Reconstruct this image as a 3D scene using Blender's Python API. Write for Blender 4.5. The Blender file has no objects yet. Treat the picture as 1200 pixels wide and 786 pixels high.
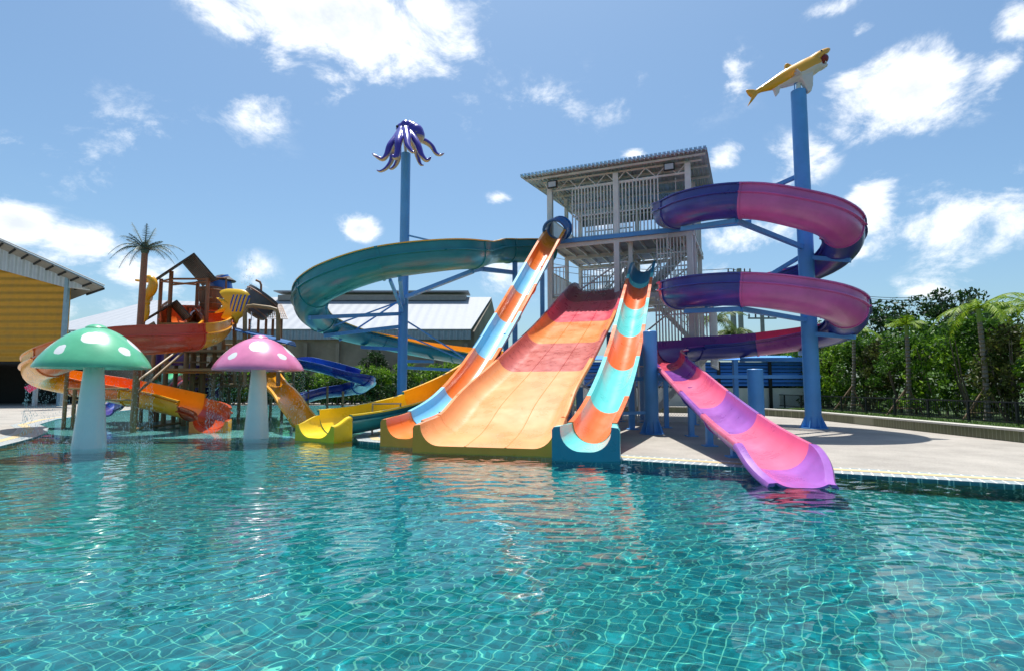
import bpy, bmesh, math, random
from mathutils import Vector, Matrix, noise
R = math.radians
F = 666.7; TH = R(5.0); H = 1.75
scene = bpy.context.scene
COL = scene.collection
random.seed(7)

# ---------- camera geometry, used to turn measured directions into places ----------
def at(px, py, Y):
    u = (px - 600) / F; v = (393 - py) / F
    dy = math.cos(TH) - v * math.sin(TH); dz = math.sin(TH) + v * math.cos(TH)
    s = Y / dy
    return Vector((u * s, Y, H + dz * s))
def gnd(px, py, z=0.12):
    v = (393 - py) / F; u = (px - 600) / F
    dy = math.cos(TH) - v * math.sin(TH); dz = math.sin(TH) + v * math.cos(TH)
    s = (z - H) / dz
    return Vector((u * s, dy * s, z))
def zat(py, Y): return at(600, py, Y).z

# ---------- materials ----------
def lin(h):
    h = h.lstrip('#'); o = []
    for i in (0, 2, 4):
        c = int(h[i:i+2], 16) / 255
        o.append(c / 12.92 if c <= .04045 else ((c + .055) / 1.055) ** 2.4)
    return (o[0], o[1], o[2], 1)
MC = {}
def mat(name, col, rough=.5, metal=0, var=.12, scale=3.0, bump=0.0, bscale=40, coat=0, spec=.5, kind=None, wave=None, dirt=0):
    """plain procedural surface: base colour varied by noise, optional bump and corrugation"""
    if name in MC: return MC[name]
    m = bpy.data.materials.new(name); m.use_nodes = True; nt = m.node_tree; N = nt.nodes; L = nt.links
    b = N['Principled BSDF']
    c = lin(col) if isinstance(col, str) else (*col, 1)
    tc = N.new('ShaderNodeTexCoord')
    no = N.new('ShaderNodeTexNoise'); no.inputs['Scale'].default_value = scale; no.inputs['Detail'].default_value = 6; no.inputs['Roughness'].default_value = .65
    L.new(tc.outputs['Object'], no.inputs['Vector'])
    rp = N.new('ShaderNodeValToRGB')
    rp.color_ramp.elements[0].position = .3; rp.color_ramp.elements[1].position = .72
    d = 1 - var; u = 1 + var
    rp.color_ramp.elements[0].color = (c[0]*d, c[1]*d, c[2]*d, 1)
    g = var * .35
    rp.color_ramp.elements[1].color = (min(1, c[0]*u + g*.12), min(1, c[1]*u + g*.12), min(1, c[2]*u + g*.12), 1)
    L.new(no.outputs['Fac'], rp.inputs['Fac'])
    colout = rp.outputs['Color']
    if dirt:
        n2 = N.new('ShaderNodeTexNoise'); n2.inputs['Scale'].default_value = scale * .6; n2.inputs['Detail'].default_value = 8
        mp = N.new('ShaderNodeMapping'); mp.inputs['Scale'].default_value = (1.0, 1.0, .18)
        L.new(tc.outputs['Object'], mp.inputs['Vector']); L.new(mp.outputs['Vector'], n2.inputs['Vector'])
        r2 = N.new('ShaderNodeValToRGB'); r2.color_ramp.elements[0].position = .5; r2.color_ramp.elements[1].position = .75
        L.new(n2.outputs['Fac'], r2.inputs['Fac'])
        mm = N.new('ShaderNodeMath'); mm.operation = 'MULTIPLY'; mm.inputs[1].default_value = dirt
        L.new(r2.outputs['Color'], mm.inputs[0])
        mx = N.new('ShaderNodeMixRGB'); mx.blend_type = 'MIX'; mx.inputs['Color2'].default_value = (.12, .10, .08, 1)
        L.new(mm.outputs[0], mx.inputs['Fac']); L.new(colout, mx.inputs['Color1']); colout = mx.outputs['Color']
    L.new(colout, b.inputs['Base Color'])
    b.inputs['Roughness'].default_value = rough; b.inputs['Metallic'].default_value = metal
    b.inputs['Coat Weight'].default_value = coat; b.inputs['Coat Roughness'].default_value = .12
    b.inputs['Specular IOR Level'].default_value = spec
    if rough < .5:
        mr = N.new('ShaderNodeMapRange'); mr.inputs['From Min'].default_value = .3; mr.inputs['From Max'].default_value = .7
        mr.inputs['To Min'].default_value = rough * .8; mr.inputs['To Max'].default_value = rough * 1.5
        L.new(no.outputs['Fac'], mr.inputs['Value']); L.new(mr.outputs[0], b.inputs['Roughness'])
    last = None
    if bump:
        n3 = N.new('ShaderNodeTexNoise'); n3.inputs['Scale'].default_value = bscale; n3.inputs['Detail'].default_value = 4
        L.new(tc.outputs['Object'], n3.inputs['Vector'])
        bp = N.new('ShaderNodeBump'); bp.inputs['Strength'].default_value = bump; bp.inputs['Distance'].default_value = .02
        L.new(n3.outputs['Fac'], bp.inputs['Height']); last = bp
    if wave:   # (axis vector, waves per metre, depth)
        vm = N.new('ShaderNodeVectorMath'); vm.operation = 'DOT_PRODUCT'; vm.inputs[1].default_value = wave[0]
        L.new(tc.outputs['Object'], vm.inputs[0])
        ml = N.new('ShaderNodeMath'); ml.operation = 'MULTIPLY'; ml.inputs[1].default_value = wave[1] * 2 * math.pi
        L.new(vm.outputs['Value'], ml.inputs[0])
        sn = N.new('ShaderNodeMath'); sn.operation = 'SINE'; L.new(ml.outputs[0], sn.inputs[0])
        bp = N.new('ShaderNodeBump'); bp.inputs['Strength'].default_value = 1; bp.inputs['Distance'].default_value = wave[2]
        L.new(sn.outputs[0], bp.inputs['Height'])
        if last: L.new(last.outputs[0], bp.inputs['Normal'])
        last = bp
    if last: L.new(last.outputs[0], b.inputs['Normal'])
    MC[name] = m; return m
def fib(name, col, **k):
    k.setdefault('rough', .27); k.setdefault('var', .10); k.setdefault('scale', 1.3); k.setdefault('coat', .25); k.setdefault('bump', .04); k.setdefault('bscale', 6)
    return mat(name, col, **k)

# ---------- mesh builder ----------
class MB:
    def __init__(s): s.v = []; s.f = []; s.m = []
    def add(s, vs, fs, mi=0):
        o = len(s.v); s.v += [Vector(x) for x in vs]
        for i, f in enumerate(fs):
            s.f.append([o + j for j in f]); s.m.append(mi[i] if isinstance(mi, list) else mi)
        return s
    def box(s, c, sz, ax=None, mi=0):
        c = Vector(c); X, Y, Z = ax if ax else (Vector((1,0,0)), Vector((0,1,0)), Vector((0,0,1)))
        a, b, d = sz[0]/2, sz[1]/2, sz[2]/2
        vs = [c + X*(a*i) + Y*(b*j) + Z*(d*k) for k in (-1, 1) for j in (-1, 1) for i in (-1, 1)]
        return s.add(vs, [(0,2,3,1),(4,5,7,6),(0,1,5,4),(2,6,7,3),(0,4,6,2),(1,3,7,5)], mi)
    def bar(s, p, q, w, h=None, mi=0, up=Vector((0,0,1))):
        p = Vector(p); q = Vector(q); h = h or w; d = (q - p)
        if d.length < 1e-6: return s
        L_ = d.length; d.normalize()
        if abs(d.dot(up)) > .98: up = Vector((.39,.92,0))
        X = d.cross(up).normalized(); Z = X.cross(d)
        return s.box((p + q)/2, (w, L_, h), (X, d, Z), mi)
    def tube(s, pts, r, n=8, mi=0, cap=True, flat=1.0):
        pts = [Vector(p) for p in pts]; k = len(pts)
        rr = r if isinstance(r, (list, tuple)) else [r]*k
        o = len(s.v); prev = None
        for i, p in enumerate(pts):
            t = (pts[min(i+1, k-1)] - pts[max(i-1, 0)])
            t = t.normalized() if t.length > 1e-9 else Vector((0,0,1))
            if prev is None:
                a = Vector((0,0,1)) if abs(t.z) < .9 else Vector((1,0,0))
                x = t.cross(a).normalized()
            else:
                x = (prev - t * prev.dot(t)).normalized()
            prev = x; y = t.cross(x)
            for j in range(n):
                an = 2*math.pi*j/n
                s.v.append(p + x*(math.cos(an)*rr[i]) + y*(math.sin(an)*rr[i]*flat))
        for i in range(k-1):
            for j in range(n):
                a = o + i*n + j; b = o + i*n + (j+1) % n
                s.f.append([a, b, b+n, a+n]); s.m.append(mi)
        if cap:
            s.f.append([o + j for j in range(n)][::-1]); s.m.append(mi)
            s.f.append([o + (k-1)*n + j for j in range(n)]); s.m.append(mi)
        return s
    def lathe(s, prof, c=(0,0,0), n=32, mi=0, close=False):
        c = Vector(c); o = len(s.v); k = len(prof)
        for (r, z) in prof:
            for j in range(n):
                a = 2*math.pi*j/n
                s.v.append(c + Vector((r*math.cos(a), r*math.sin(a), z)))
        rg = k if close else k-1
        for i in range(rg):
            i2 = (i+1) % k
            for j in range(n):
                a = o+i*n+j; b = o+i*n+(j+1) % n; c2 = o+i2*n+(j+1) % n; d = o+i2*n+j
                s.f.append([a, b, c2, d]); s.m.append(mi)
        return s
    def ell(s, c, r, n=16, ax=None, mi=0):
        c = Vector(c); X, Y, Z = ax if ax else (Vector((1,0,0)), Vector((0,1,0)), Vector((0,0,1)))
        o = len(s.v); k = n//2+1
        for i in range(k):
            th = math.pi*(.001 + .998*i/(k-1)) - math.pi/2
            for j in range(n):
                a = 2*math.pi*j/n
                s.v.append(c + X*(r[0]*math.cos(th)*math.cos(a)) + Y*(r[1]*math.cos(th)*math.sin(a)) + Z*(r[2]*math.sin(th)))
        for i in range(k-1):
            for j in range(n):
                a = o+i*n+j; b = o+i*n+(j+1) % n
                s.f.append([a, b, b+n, a+n]); s.m.append(mi)
        return s
    def build(s, name, mats, parent=None, sharp=35, smooth=True):
        off = Vector((0,0,0)); p = parent
        while p is not None: off += p.location; p = p.parent
        me = bpy.data.meshes.new(name)
        me.from_pydata([tuple(x - off) for x in s.v], [], s.f)
        for m_ in (mats if isinstance(mats, (list, tuple)) else [mats]): me.materials.append(m_)
        me.polygons.foreach_set('material_index', s.m)
        me.update()
        if smooth:
            me.polygons.foreach_set('use_smooth', [True]*len(s.f))
            me.update()
            if sharp: me.set_sharp_from_angle(angle=R(sharp))
        me.update()
        me.validate(); o = bpy.data.objects.new(name, me); COL.objects.link(o)
        if parent: o.parent = parent
        return o
def tag(o, label=None, cat=None, group=None, kind=None):
    if label: o['label'] = label
    if cat: o['category'] = cat
    if group: o['group'] = group
    if kind: o['kind'] = kind
    return o
def thing(name, loc, label, cat, group=None):
    o = bpy.data.objects.new(name, None); COL.objects.link(o); o.location = Vector(loc)
    o.empty_display_size = .3
    return tag(o, label, cat, group)
def copy_tree(o, parent=None):
    c = o.copy(); COL.objects.link(c); c.parent = parent
    for ch in list(o.children): copy_tree(ch, c)
    return c
def fixn(o):
    bm = bmesh.new(); bm.from_mesh(o.data); bmesh.ops.recalc_face_normals(bm, faces=bm.faces); bm.to_mesh(o.data); bm.free(); return o
def remesh(o, vox, smooth_it=3):
    m = o.modifiers.new('r', 'REMESH'); m.mode = 'VOXEL'; m.voxel_size = vox
    m2 = o.modifiers.new('s', 'SMOOTH'); m2.iterations = smooth_it; m2.factor = .5
    dg = bpy.context.evaluated_depsgraph_get(); dg.update()
    me = bpy.data.meshes.new_from_object(o.evaluated_get(dg))
    o.modifiers.clear(); mats = list(o.data.materials); o.data = me
    me.materials.clear()
    for x in mats[:1]: me.materials.append(x)
    me.polygons.foreach_set('use_smooth', [True]*len(me.polygons)); me.update()
    return o

def crom(P, sub=12):
    P = [Vector(p) for p in P]; out = []
    Q = [P[0]*2 - P[1]] + P + [P[-1]*2 - P[-2]]
    for i in range(1, len(Q)-2):
        a, b, c, d = Q[i-1], Q[i], Q[i+1], Q[i+2]
        for k in range(sub):
            t = k/sub
            out.append(.5*((2*b) + (c-a)*t + (2*a-5*b+4*c-d)*t*t + (3*b-a-3*c+d)*t*t*t))
    out.append(P[-1]); return out
class Path:
    def __init__(s, P, sub=14):
        s.p = crom(P, sub); s.s = [0]
        for a, b in zip(s.p, s.p[1:]): s.s.append(s.s[-1] + (b-a).length)
        s.L = s.s[-1]
    def pos(s, x):
        x = max(0, min(s.L, x)); lo, hi = 0, len(s.s)-1
        while hi - lo > 1:
            m = (lo+hi)//2
            if s.s[m] <= x: lo = m
            else: hi = m
        t = (x - s.s[lo])/max(1e-9, s.s[hi]-s.s[lo]); return s.p[lo].lerp(s.p[hi], t)
    def frame(s, x, bank=0):
        e = .15; t = (s.pos(x+e) - s.pos(x-e)).normalized()
        side = t.cross(Vector((0,0,1))).normalized(); up = side.cross(t)
        if bank:
            q = Matrix.Rotation(bank, 3, t); side = q @ side; up = q @ up
        return s.pos(x), t, side, up
    def near(s, x, y):   # arclength nearest to a plan point
        b = min(range(len(s.p)), key=lambda i: (s.p[i].x-x)**2 + (s.p[i].y-y)**2); return s.s[b]

# profile = (inner, outer) lists of (s,u), left to right, same length
def bowl(Rr, hL, hR, th=.035, fw=.07, rib=True, amax=90, n=14):
    inn = []; out = []
    fl = .045
    def P(a, r): a = R(a); return (math.sin(a)*r, Rr - math.cos(a)*r)
    xl, ul = P(-amax, Rr); 
    inn.append((-Rr*math.sin(R(amax))-th-fw, ul+hL)); out.append((-Rr*math.sin(R(amax))-th-fw, ul+hL-fl))
    inn.append((xl, ul+hL)); out.append((xl-th-.002, ul+hL-fl))
    if hL > .05:
        for z_, o_ in ((.125, 0), (.115, .075), (.075, .085), (.055, .0), (.02, 0)): z_ = min(z_, hL*.8); inn.append((xl, ul+z_)); out.append((xl-th-(o_ if hL > .2 else 0), ul+z_))
    angs = [(-amax + 2*amax*i/n) for i in range(n+1)]
    for a in angs:
        bump = 0
        inn.append(P(a, Rr)); out.append(P(a, Rr+th))
        if rib and hL <= .2 and a == angs[1]:
            inn.append(P(a+1, Rr)); out.append(P(a+1, Rr+th+.10)); inn.append(P(a+4, Rr)); out.append(P(a+4, Rr+th+.10)); inn.append(P(a+5, Rr)); out.append(P(a+5, Rr+th))
        if rib and hR <= .2 and a == angs[-3]:
            inn.append(P(angs[-2]-5, Rr)); out.append(P(angs[-2]-5, Rr+th)); inn.append(P(angs[-2]-4, Rr)); out.append(P(angs[-2]-4, Rr+th+.10)); inn.append(P(angs[-2]-1, Rr)); out.append(P(angs[-2]-1, Rr+th+.10))
    xr, ur = P(amax, Rr)
    if hR > .05:
        for z_, o_ in ((.02, 0), (.055, .0), (.075, .085), (.115, .075), (.125, 0)): z_ = min(z_, hR*.8); inn.append((xr, ur+z_)); out.append((xr+th+(o_ if hR > .2 else 0), ur+z_))
    inn.append((xr, ur+hR)); out.append((xr+th+.002, ur+hR-fl))
    inn.append((Rr*math.sin(R(amax))+th+fw, ur+hR)); out.append((Rr*math.sin(R(amax))+th+fw, ur+hR-fl))
    return inn, out
def trough(W, r, h, th=.04, fw=.12, flare=0, n=8, ridges=()):
    """flat floor, rounded sides rising to h"""
    hw = W/2; inn = []; out = []
    a1 = math.acos(max(-1, 1 - min(h, r*1.0)/r)) if h < r else math.pi/2
    pts = []
    for i in range(n+1):
        a = a1*(1 - i/n); pts.append((-hw + r - math.sin(a)*r - (0), r - math.cos(a)*r, a))
    top = pts[0]
    L_ = [(-hw - flare - fw - th + (top[0]+hw), h)] if False else []
    x0 = top[0] - flare
    inn.append((x0 - th - fw, h - fw*.55)); out.append((x0 - th - fw - .001, h - fw*.55 - .05))
    inn.append((x0 - th - fw*.72, h - fw*.12)); out.append((x0 - th - fw*.6, h - fw*.12 - .05))
    inn.append((x0, h)); out.append((x0 - th, h - .06))
    inn.append((top[0]-flare*.5, top[1]+(h-top[1])*.5)); out.append((top[0]-flare*.5-th, top[1]+(h-top[1])*.5-.03))
    inn.append((top[0], top[1])); out.append((top[0]-th, top[1]))
    for (x, u, a) in pts[1:]:
        inn.append((x, u)); out.append((x - math.sin(a)*th, u - math.cos(a)*th))
    xs = []
    for rx in ridges: xs += [(rx-.03, 0), (rx-.012, .016), (rx+.012, .016), (rx+.03, 0)]
    mid = [((x, u), (x, -th)) for x, u in xs]
    left = list(zip(inn, out)); right = [((-a[0], a[1]), (-b[0], b[1])) for a, b in left[::-1]]
    allp = left + mid + right
    return [p[0] for p in allp], [p[1] for p in allp]
def boxed(prof, drop, side=0.0):
    inn, _ = prof
    xl, xr = inn[0][0]-side, inn[-1][0]+side
    out = [(x, -drop) for x, u in inn]
    return inn, out
def sweep(mb, path, a, b, prof, step=.3, bank=None, mi=(0, 1, 0), flangeA=True, vert=False, caps=(True, True)):
    """prof: a profile or a function of arclength"""
    n = max(1, int(round((b-a)/step))); o = len(mb.v); K = None
    for i in range(n+1):
        x = a + (b-a)*i/n
        p, t, side, up = path.frame(x, bank(x) if bank else 0)
        if vert: up = Vector((0,0,1))
        inn, out = prof(x) if callable(prof) else prof
        K = len(inn)
        for (s_, u_) in inn: mb.v.append(p + side*s_ + up*u_)
        for (s_, u_) in out: mb.v.append(p + side*s_ + up*u_)
    for i in range(n):
        A = o + i*2*K; B = A + 2*K
        for j in range(K-1):
            mb.f.append([A+j, A+j+1, B+j+1, B+j]); mb.m.append(mi[2] if j in (0, K-2) else mi[0])
            mb.f.append([A+K+j, B+K+j, B+K+j+1, A+K+j+1]); mb.m.append(mi[1])
        mb.f.append([A, B, B+K, A+K]); mb.m.append(mi[2])
        mb.f.append([A+K-1, A+2*K-1, B+2*K-1, B+K-1]); mb.m.append(mi[2])
    for q, (ii, on) in enumerate(((0, caps[0]), (n, caps[1]))):
        if not on: continue
        A = o + ii*2*K
        for j in range(K-1):
            f = [A+j, A+K+j, A+K+j+1, A+j+1]
            mb.f.append(f if q == 0 else f[::-1]); mb.m.append(mi[1])
    return mb
def grow(prof, g):
    inn, out = prof; cx = sum(p[0] for p in out)/len(out); top = max(p[1] for p in out); o2 = []
    for (i_, o_) in zip(inn, out):
        dx, dy = o_[0]-i_[0], o_[1]-i_[1]; l = math.hypot(dx, dy) or 1
        o2.append((o_[0] + dx/l*g, o_[1] + dy/l*g))
    return inn, o2
# ============================== SLIDES ==============================
def proj(P):
    d = Vector(P) - Vector((0,0,H)); fy = d.y*math.cos(TH)+d.z*math.sin(TH); uz = -d.y*math.sin(TH)+d.z*math.cos(TH)
    return 600 + F*d.x/fy, 393 - F*uz/fy
def at_py(path, py, lo=0, hi=1):     # arclength where the run's floor is seen at a given height
    best = None
    for i in range(401):
        x = path.L*(lo + (hi-lo)*i/400); e = abs(proj(path.pos(x))[1]-py)
        if best is None or e < best[0]: best = (e, x)
    return best[1]
def section(root, path, a, b, prof, mi_, mo_, mr_=None, label=None, step=.3, bank=None, vert=False, joint=True, name='chute_section'):
    mb = MB(); sweep(mb, path, a, b, prof, step, bank, (0, 1, 2), vert=vert)
    if joint:
        w = .05
        pf = (lambda x: grow(prof(x), .035)) if callable(prof) else grow(prof, .035)
        for (c, d) in ((a+.001, a+w), (b-w, b-.001)):
            if d > c:
                s2 = MB(); sweep(s2, path, c, d, pf, w, bank, (1, 1, 1), vert=vert)
                K = 0
                # drop the inner strip of the collar: only its outside shows
                keep = []
                pr = pf(c) if callable(pf) else pf; K = len(pr[0]); n = 1
                for i, f in enumerate(s2.f):
                    if all((v % (2*K)) < K for v in f): continue
                    keep.append(i)
                mb.add(s2.v, [s2.f[i] for i in keep], 1)
    o = mb.build(name, [mi_, mo_, mr_ or mo_], root, sharp=40)
    if label: o['label'] = label
    return o

M_blue = mat('blue_painted_steel', '#559ad8', rough=.4, var=.08, scale=2, dirt=.12, coat=.1)
M_bluepole = mat('blue_painted_pole', '#559bda', rough=.4, var=.10, scale=1.2, dirt=.15, coat=.15)
LB = fib('light_blue_fibreglass', '#84cbe9', rough=.4, coat=.1); OR = fib('orange_fibreglass', '#ee7f2e'); OR2 = fib('amber_fibreglass', '#f2982a')
BLU = fib('blue_fibreglass', '#1f6fb8')
AQ = fib('aqua_fibreglass', '#6ed6d2'); TEA = fib('teal_fibreglass', '#0e86a4'); COR = fib('coral_orange_fibreglass', '#f2733a')
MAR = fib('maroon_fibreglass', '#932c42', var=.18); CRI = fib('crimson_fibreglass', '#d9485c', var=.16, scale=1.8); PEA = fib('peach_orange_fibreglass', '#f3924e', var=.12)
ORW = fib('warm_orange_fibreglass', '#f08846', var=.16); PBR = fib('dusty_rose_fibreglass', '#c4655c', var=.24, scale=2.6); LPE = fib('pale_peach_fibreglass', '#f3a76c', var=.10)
IND = fib('indigo_fibreglass', '#363690', var=.25, scale=.8, rough=.3); PNK = fib('pink_fibreglass', '#bd5aa0', var=.2, scale=.8, rough=.3); HOT = fib('hot_pink_fibreglass', '#e2386e', var=.12)
PUR = fib('violet_fibreglass', '#7c3696', var=.15); LPU = fib('light_violet_fibreglass', '#9c5cb0', var=.2); ROS = fib('rose_fibreglass', '#ea7090', var=.14)
TG = fib('sea_green_fibreglass', '#14808a', var=.22, scale=.8, rough=.3); YO = fib('yellow_orange_fibreglass', '#fbb81c'); YE = fib('yellow_fibreglass', '#f4cf1e')

# --- narrow blue and orange slide ---
P1 = Path([(2.55,28.9,9.35),(2.15,27.9,8.85),(.60,24.2,5.55),(-.30,22.1,3.7),(-1.15,20.05,2.05),(-1.85,18.3,1.02),(-2.5,16.9,.5),(-2.98,15.75,.30)])
r1 = thing('body_slide', (-.5,22,0.12), 'steep narrow slide banded in light blue and orange, starting in a blue hood', 'water slide')
pf = bowl(.47, .05, .05, fw=.09, rib=False, n=12)
cuts = [at_py(P1, y, 0, 1) for y in (291, 318, 346, 379, 421, 470)]
Lp = P1.L - 1.25
seq = [(cuts[0], OR2), (cuts[1], OR), (cuts[2], LB), (cuts[3], OR), (cuts[4], LB), (cuts[5], OR), (Lp, LB)]
a = .75
names = {LB: 'light blue band', OR: 'orange band', OR2: 'amber band'}
for k, (b, m) in enumerate(seq):
    if b > a + .05:
        section(r1, P1, a, b, pf, m, m, m, names[m]); a = b
def lip(x, path, base, W0, W1, h0, h1, r, drop=.42, L0=None):
    t = (x-L0)/(path.L-L0); t = t*t*(3-2*t)
    return boxed(trough(W0+(W1-W0)*t, r, h0+(h1-h0)*t, fw=.09+.06*t), drop + (path.pos(x).z - path.p[-1].z))
section(r1, P1, Lp, P1.L, lambda x: lip(x, P1, 0, .98, 1.12, .50, .52, .47, .44, Lp), OR, OR2, OR, 'flared orange end lip', name='end_lip', vert=True, joint=False, step=.12)
# blue hood: short closed tube at the top
mb = MB()
for (x0, x1) in ((.0, .95),):
    n = 24; inn = [(math.sin(2*math.pi*i/n)*.52, .47 - math.cos(2*math.pi*i/n)*.52) for i in range(n+1)]
    out = [(math.sin(2*math.pi*i/n)*.57, .47 - math.cos(2*math.pi*i/n)*.57) for i in range(n+1)]
    sweep(mb, P1, x0, x1, (inn, out), .2, None, (0,0,0))
    out2 = [(math.sin(2*math.pi*i/n)*.64, .47 - math.cos(2*math.pi*i/n)*.64) for i in range(n+1)]
    sweep(mb, P1, x1-.06, x1, (inn, out2), .06, None, (0,0,0)); sweep(mb, P1, x0, x0+.06, (inn, out2), .06, None, (0,0,0))
mb.build('entry_hood', [BLU], r1)

# --- wide three lane slide ---
P2 = Path([(4.65,28.8,6.55),(4.3,28.0,6.35),(2.75,23.6,4.2),(1.75,21.0,2.98),(.98,19,2.08),(.2,17,1.22),(-.26,15.5,.55),(-.66,14.04,.25)])
r2 = thing('wide_slide', (1.5,21,0.12), 'wide multi-lane open slide fading from maroon and crimson at the top to pale orange', 'water slide')
def W2(x):
    y = P2.pos(x).y; t = max(0, min(1, (28.5-y)/11)); return 2.62 + .72*t
def pf2(x): w = W2(x); return trough(w, .52, .47, fw=.10, n=8, ridges=(-w*.155, w*.155))
c2 = [at_py(P2, y) for y in (353, 377, 388, 402, 435)]
Lq = P2.L - 1.35
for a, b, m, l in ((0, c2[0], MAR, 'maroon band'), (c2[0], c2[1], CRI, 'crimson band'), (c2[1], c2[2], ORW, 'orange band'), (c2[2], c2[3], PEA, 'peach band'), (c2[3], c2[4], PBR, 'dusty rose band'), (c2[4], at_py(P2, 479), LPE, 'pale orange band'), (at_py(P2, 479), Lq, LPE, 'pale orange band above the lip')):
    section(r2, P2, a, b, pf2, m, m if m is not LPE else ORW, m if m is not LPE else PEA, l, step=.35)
def lip2(x):
    t = (x-Lq)/(P2.L-Lq); t = t*t*(3-2*t); w = W2(x)
    return boxed(trough(w+.1*t, .52, .47+.05*t, fw=.10+.06*t, n=8, ridges=(-w*.155, w*.155)), .38 + (P2.pos(x).z - P2.p[-1].z))
section(r2, P2, Lq, P2.L, lip2, LPE, OR2, LPE, 'upturned orange end lip', name='end_lip', vert=True, joint=False, step=.12)
# --- aqua and coral slide ---
P3 = Path([(6.62,28.0,7.35),(6.3,27.05,7.0),(4.87,22.7,4.3),(4.2,20.6,3.05),(3.52,18.5,1.98),(2.75,16.2,1.0),(2.1,14.4,.42),(1.64,12.88,.27)])
r3 = thing('body_slide', (4,20,0.12), 'steep narrow slide banded in aqua and coral orange with a teal end lip', 'water slide')
pf3 = bowl(.47, .05, .05, fw=.09, rib=False, n=12)
c3 = [at_py(P3, y) for y in (333, 338, 363, 395, 434, 484)]; Lr = P3.L - 1.15
for a, b, m, l in ((0, c3[0], TEA, 'teal band'), (c3[0], c3[1], AQ, 'aqua ring'), (c3[1], c3[2], COR, 'coral band'), (c3[2], c3[3], AQ, 'aqua band'), (c3[3], c3[4], COR, 'coral band'), (c3[4], c3[5], AQ, 'aqua band'), (c3[5], Lr, COR, 'coral band above the lip')):
    section(r3, P3, a, b, pf3, m, m, AQ if m is COR and False else m, l)
section(r3, P3, Lr, P3.L, lambda x: lip(x, P3, 0, .98, 1.15, .50, .56, .47, .44, Lr), AQ, TEA, AQ, 'flared teal end lip', name='end_lip', vert=True, joint=False, step=.12)

# --- purple and pink spiral ---
cx, cy, RR = 9.55, 22.0, 3.05
pts = [(8.3,27.2,9.25),(7.6,25.9,9.0),(6.75,24.0,8.5)]
ph = [180,202,225,247,270,292,315,337,360,382,405,427,450,472,495,517,540,562,585,607,630,652,675,697,720,742,765,787,805]
def zz(f):
    K = [(180,7.95),(238,7.6),(270,7.15),(300,6.85),(360,6.25),(450,5.45),(540,4.75),(598,4.5),(630,4.2),(660,3.95),(720,3.4),(810,2.95)]
    for (a, za), (b, zb) in zip(K, K[1:]):
        if f <= b: return za + (zb-za)*(f-a)/(b-a)
    return K[-1][1]
for f in ph: pts.append((cx+RR*math.cos(R(f)), cy+RR*math.sin(R(f)), zz(f)))
nsp = len(pts)
pts += [(8.1,24.75,2.86),(6.95,24.0,2.74),(6.1,22.7,2.58),(5.78,21.1,2.3),(5.68,19.5,1.9),(5.45,16.5,1.18),(5.2,13.4,.52),(5.02,11.4,.22),(4.86,10.2,.13),(4.74,9.45,.09)]
P4 = Path(pts, 8)
def s_of(i): # arclength of control point i
    return P4.s[i*8]
r4 = thing('spiral_slide', (9.55,22,0.12), 'indigo and pink two-turn spiral slide that ends in a rose and violet chute', 'water slide')
bk = lambda x: 0.0
pf4 = bowl(.62, .0, .42, fw=.07, rib=True, n=16)
i0 = 3
sa = {f: s_of(3+k) for k, f in enumerate(ph)}
secs = [(0, sa[180], IND, HOT, 'indigo section with hot pink inside'), (sa[180], sa[247]-.5, IND, IND, 'indigo section'), (sa[247]-.5, sa[315]+.15, PNK, PNK, 'pink section'), (sa[315]+.15, sa[405], IND, IND, 'indigo section'), (sa[405], sa[540], HOT, HOT, 'hot pink section'),
        (sa[540], sa[607]-.5, IND, IND, 'indigo section'), (sa[607]-.5, sa[675]+.15, PNK, PNK, 'pink section'), (sa[675]+.15, sa[742], IND, IND, 'indigo section'), (sa[742], sa[787], PNK, HOT, 'pink section with hot pink inside'), (sa[787], s_of(nsp)+.2, IND, PUR, 'indigo section with violet inside')]
for a, b, mo, mi_, l in secs: section(r4, P4, a, b, pf4, mi_, mo, mo, l, step=.3)
xm = s_of(nsp)+.2
pfm = bowl(.60, .0, .32, fw=.07, rib=True, n=16)
x1 = s_of(nsp+1)+.4
section(r4, P4, xm, x1, pfm, PUR, IND, PUR, 'violet section', step=.25)
pft = trough(1.2, .5, .5, fw=.07, n=8)
cc = [at_py(P4, y, x1/P4.L+.01, 1) for y in (446, 478, 508, 550)]
x2 = s_of(nsp+3)
section(r4, P4, x1, x2, trough(1.2, .5, .55, fw=.07, n=8), CRI, IND, HOT, 'crimson bend', step=.2)
section(r4, P4, x2, cc[0], pft, PUR, IND, LPU, 'violet chute')
section(r4, P4, cc[0], cc[1], pft, ROS, PUR, ROS, 'rose chute')
section(r4, P4, cc[1], cc[2], pft, LPU, IND, LPU, 'light violet chute')
section(r4, P4, cc[2], cc[3], pft, ROS, LPU, ROS, 'rose chute')
def lip4(x):
    t = (x-cc[3])/(P4.L-cc[3]); t1 = t*t*(3-2*t)
    h = .5*(1-t1)+.07*t1 + .08*math.sin(math.pi*min(1, t*1.6))*(1 if t < .62 else 0)*0
    return trough(1.2+.06*t, .5, max(.06, h), fw=.10, n=8, flare=.02)
section(r4, P4, cc[3], P4.L, lip4, LPU, LPU, LPU, 'light violet end lip sloping into the water', name='end_lip', joint=False, step=.12)

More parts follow.
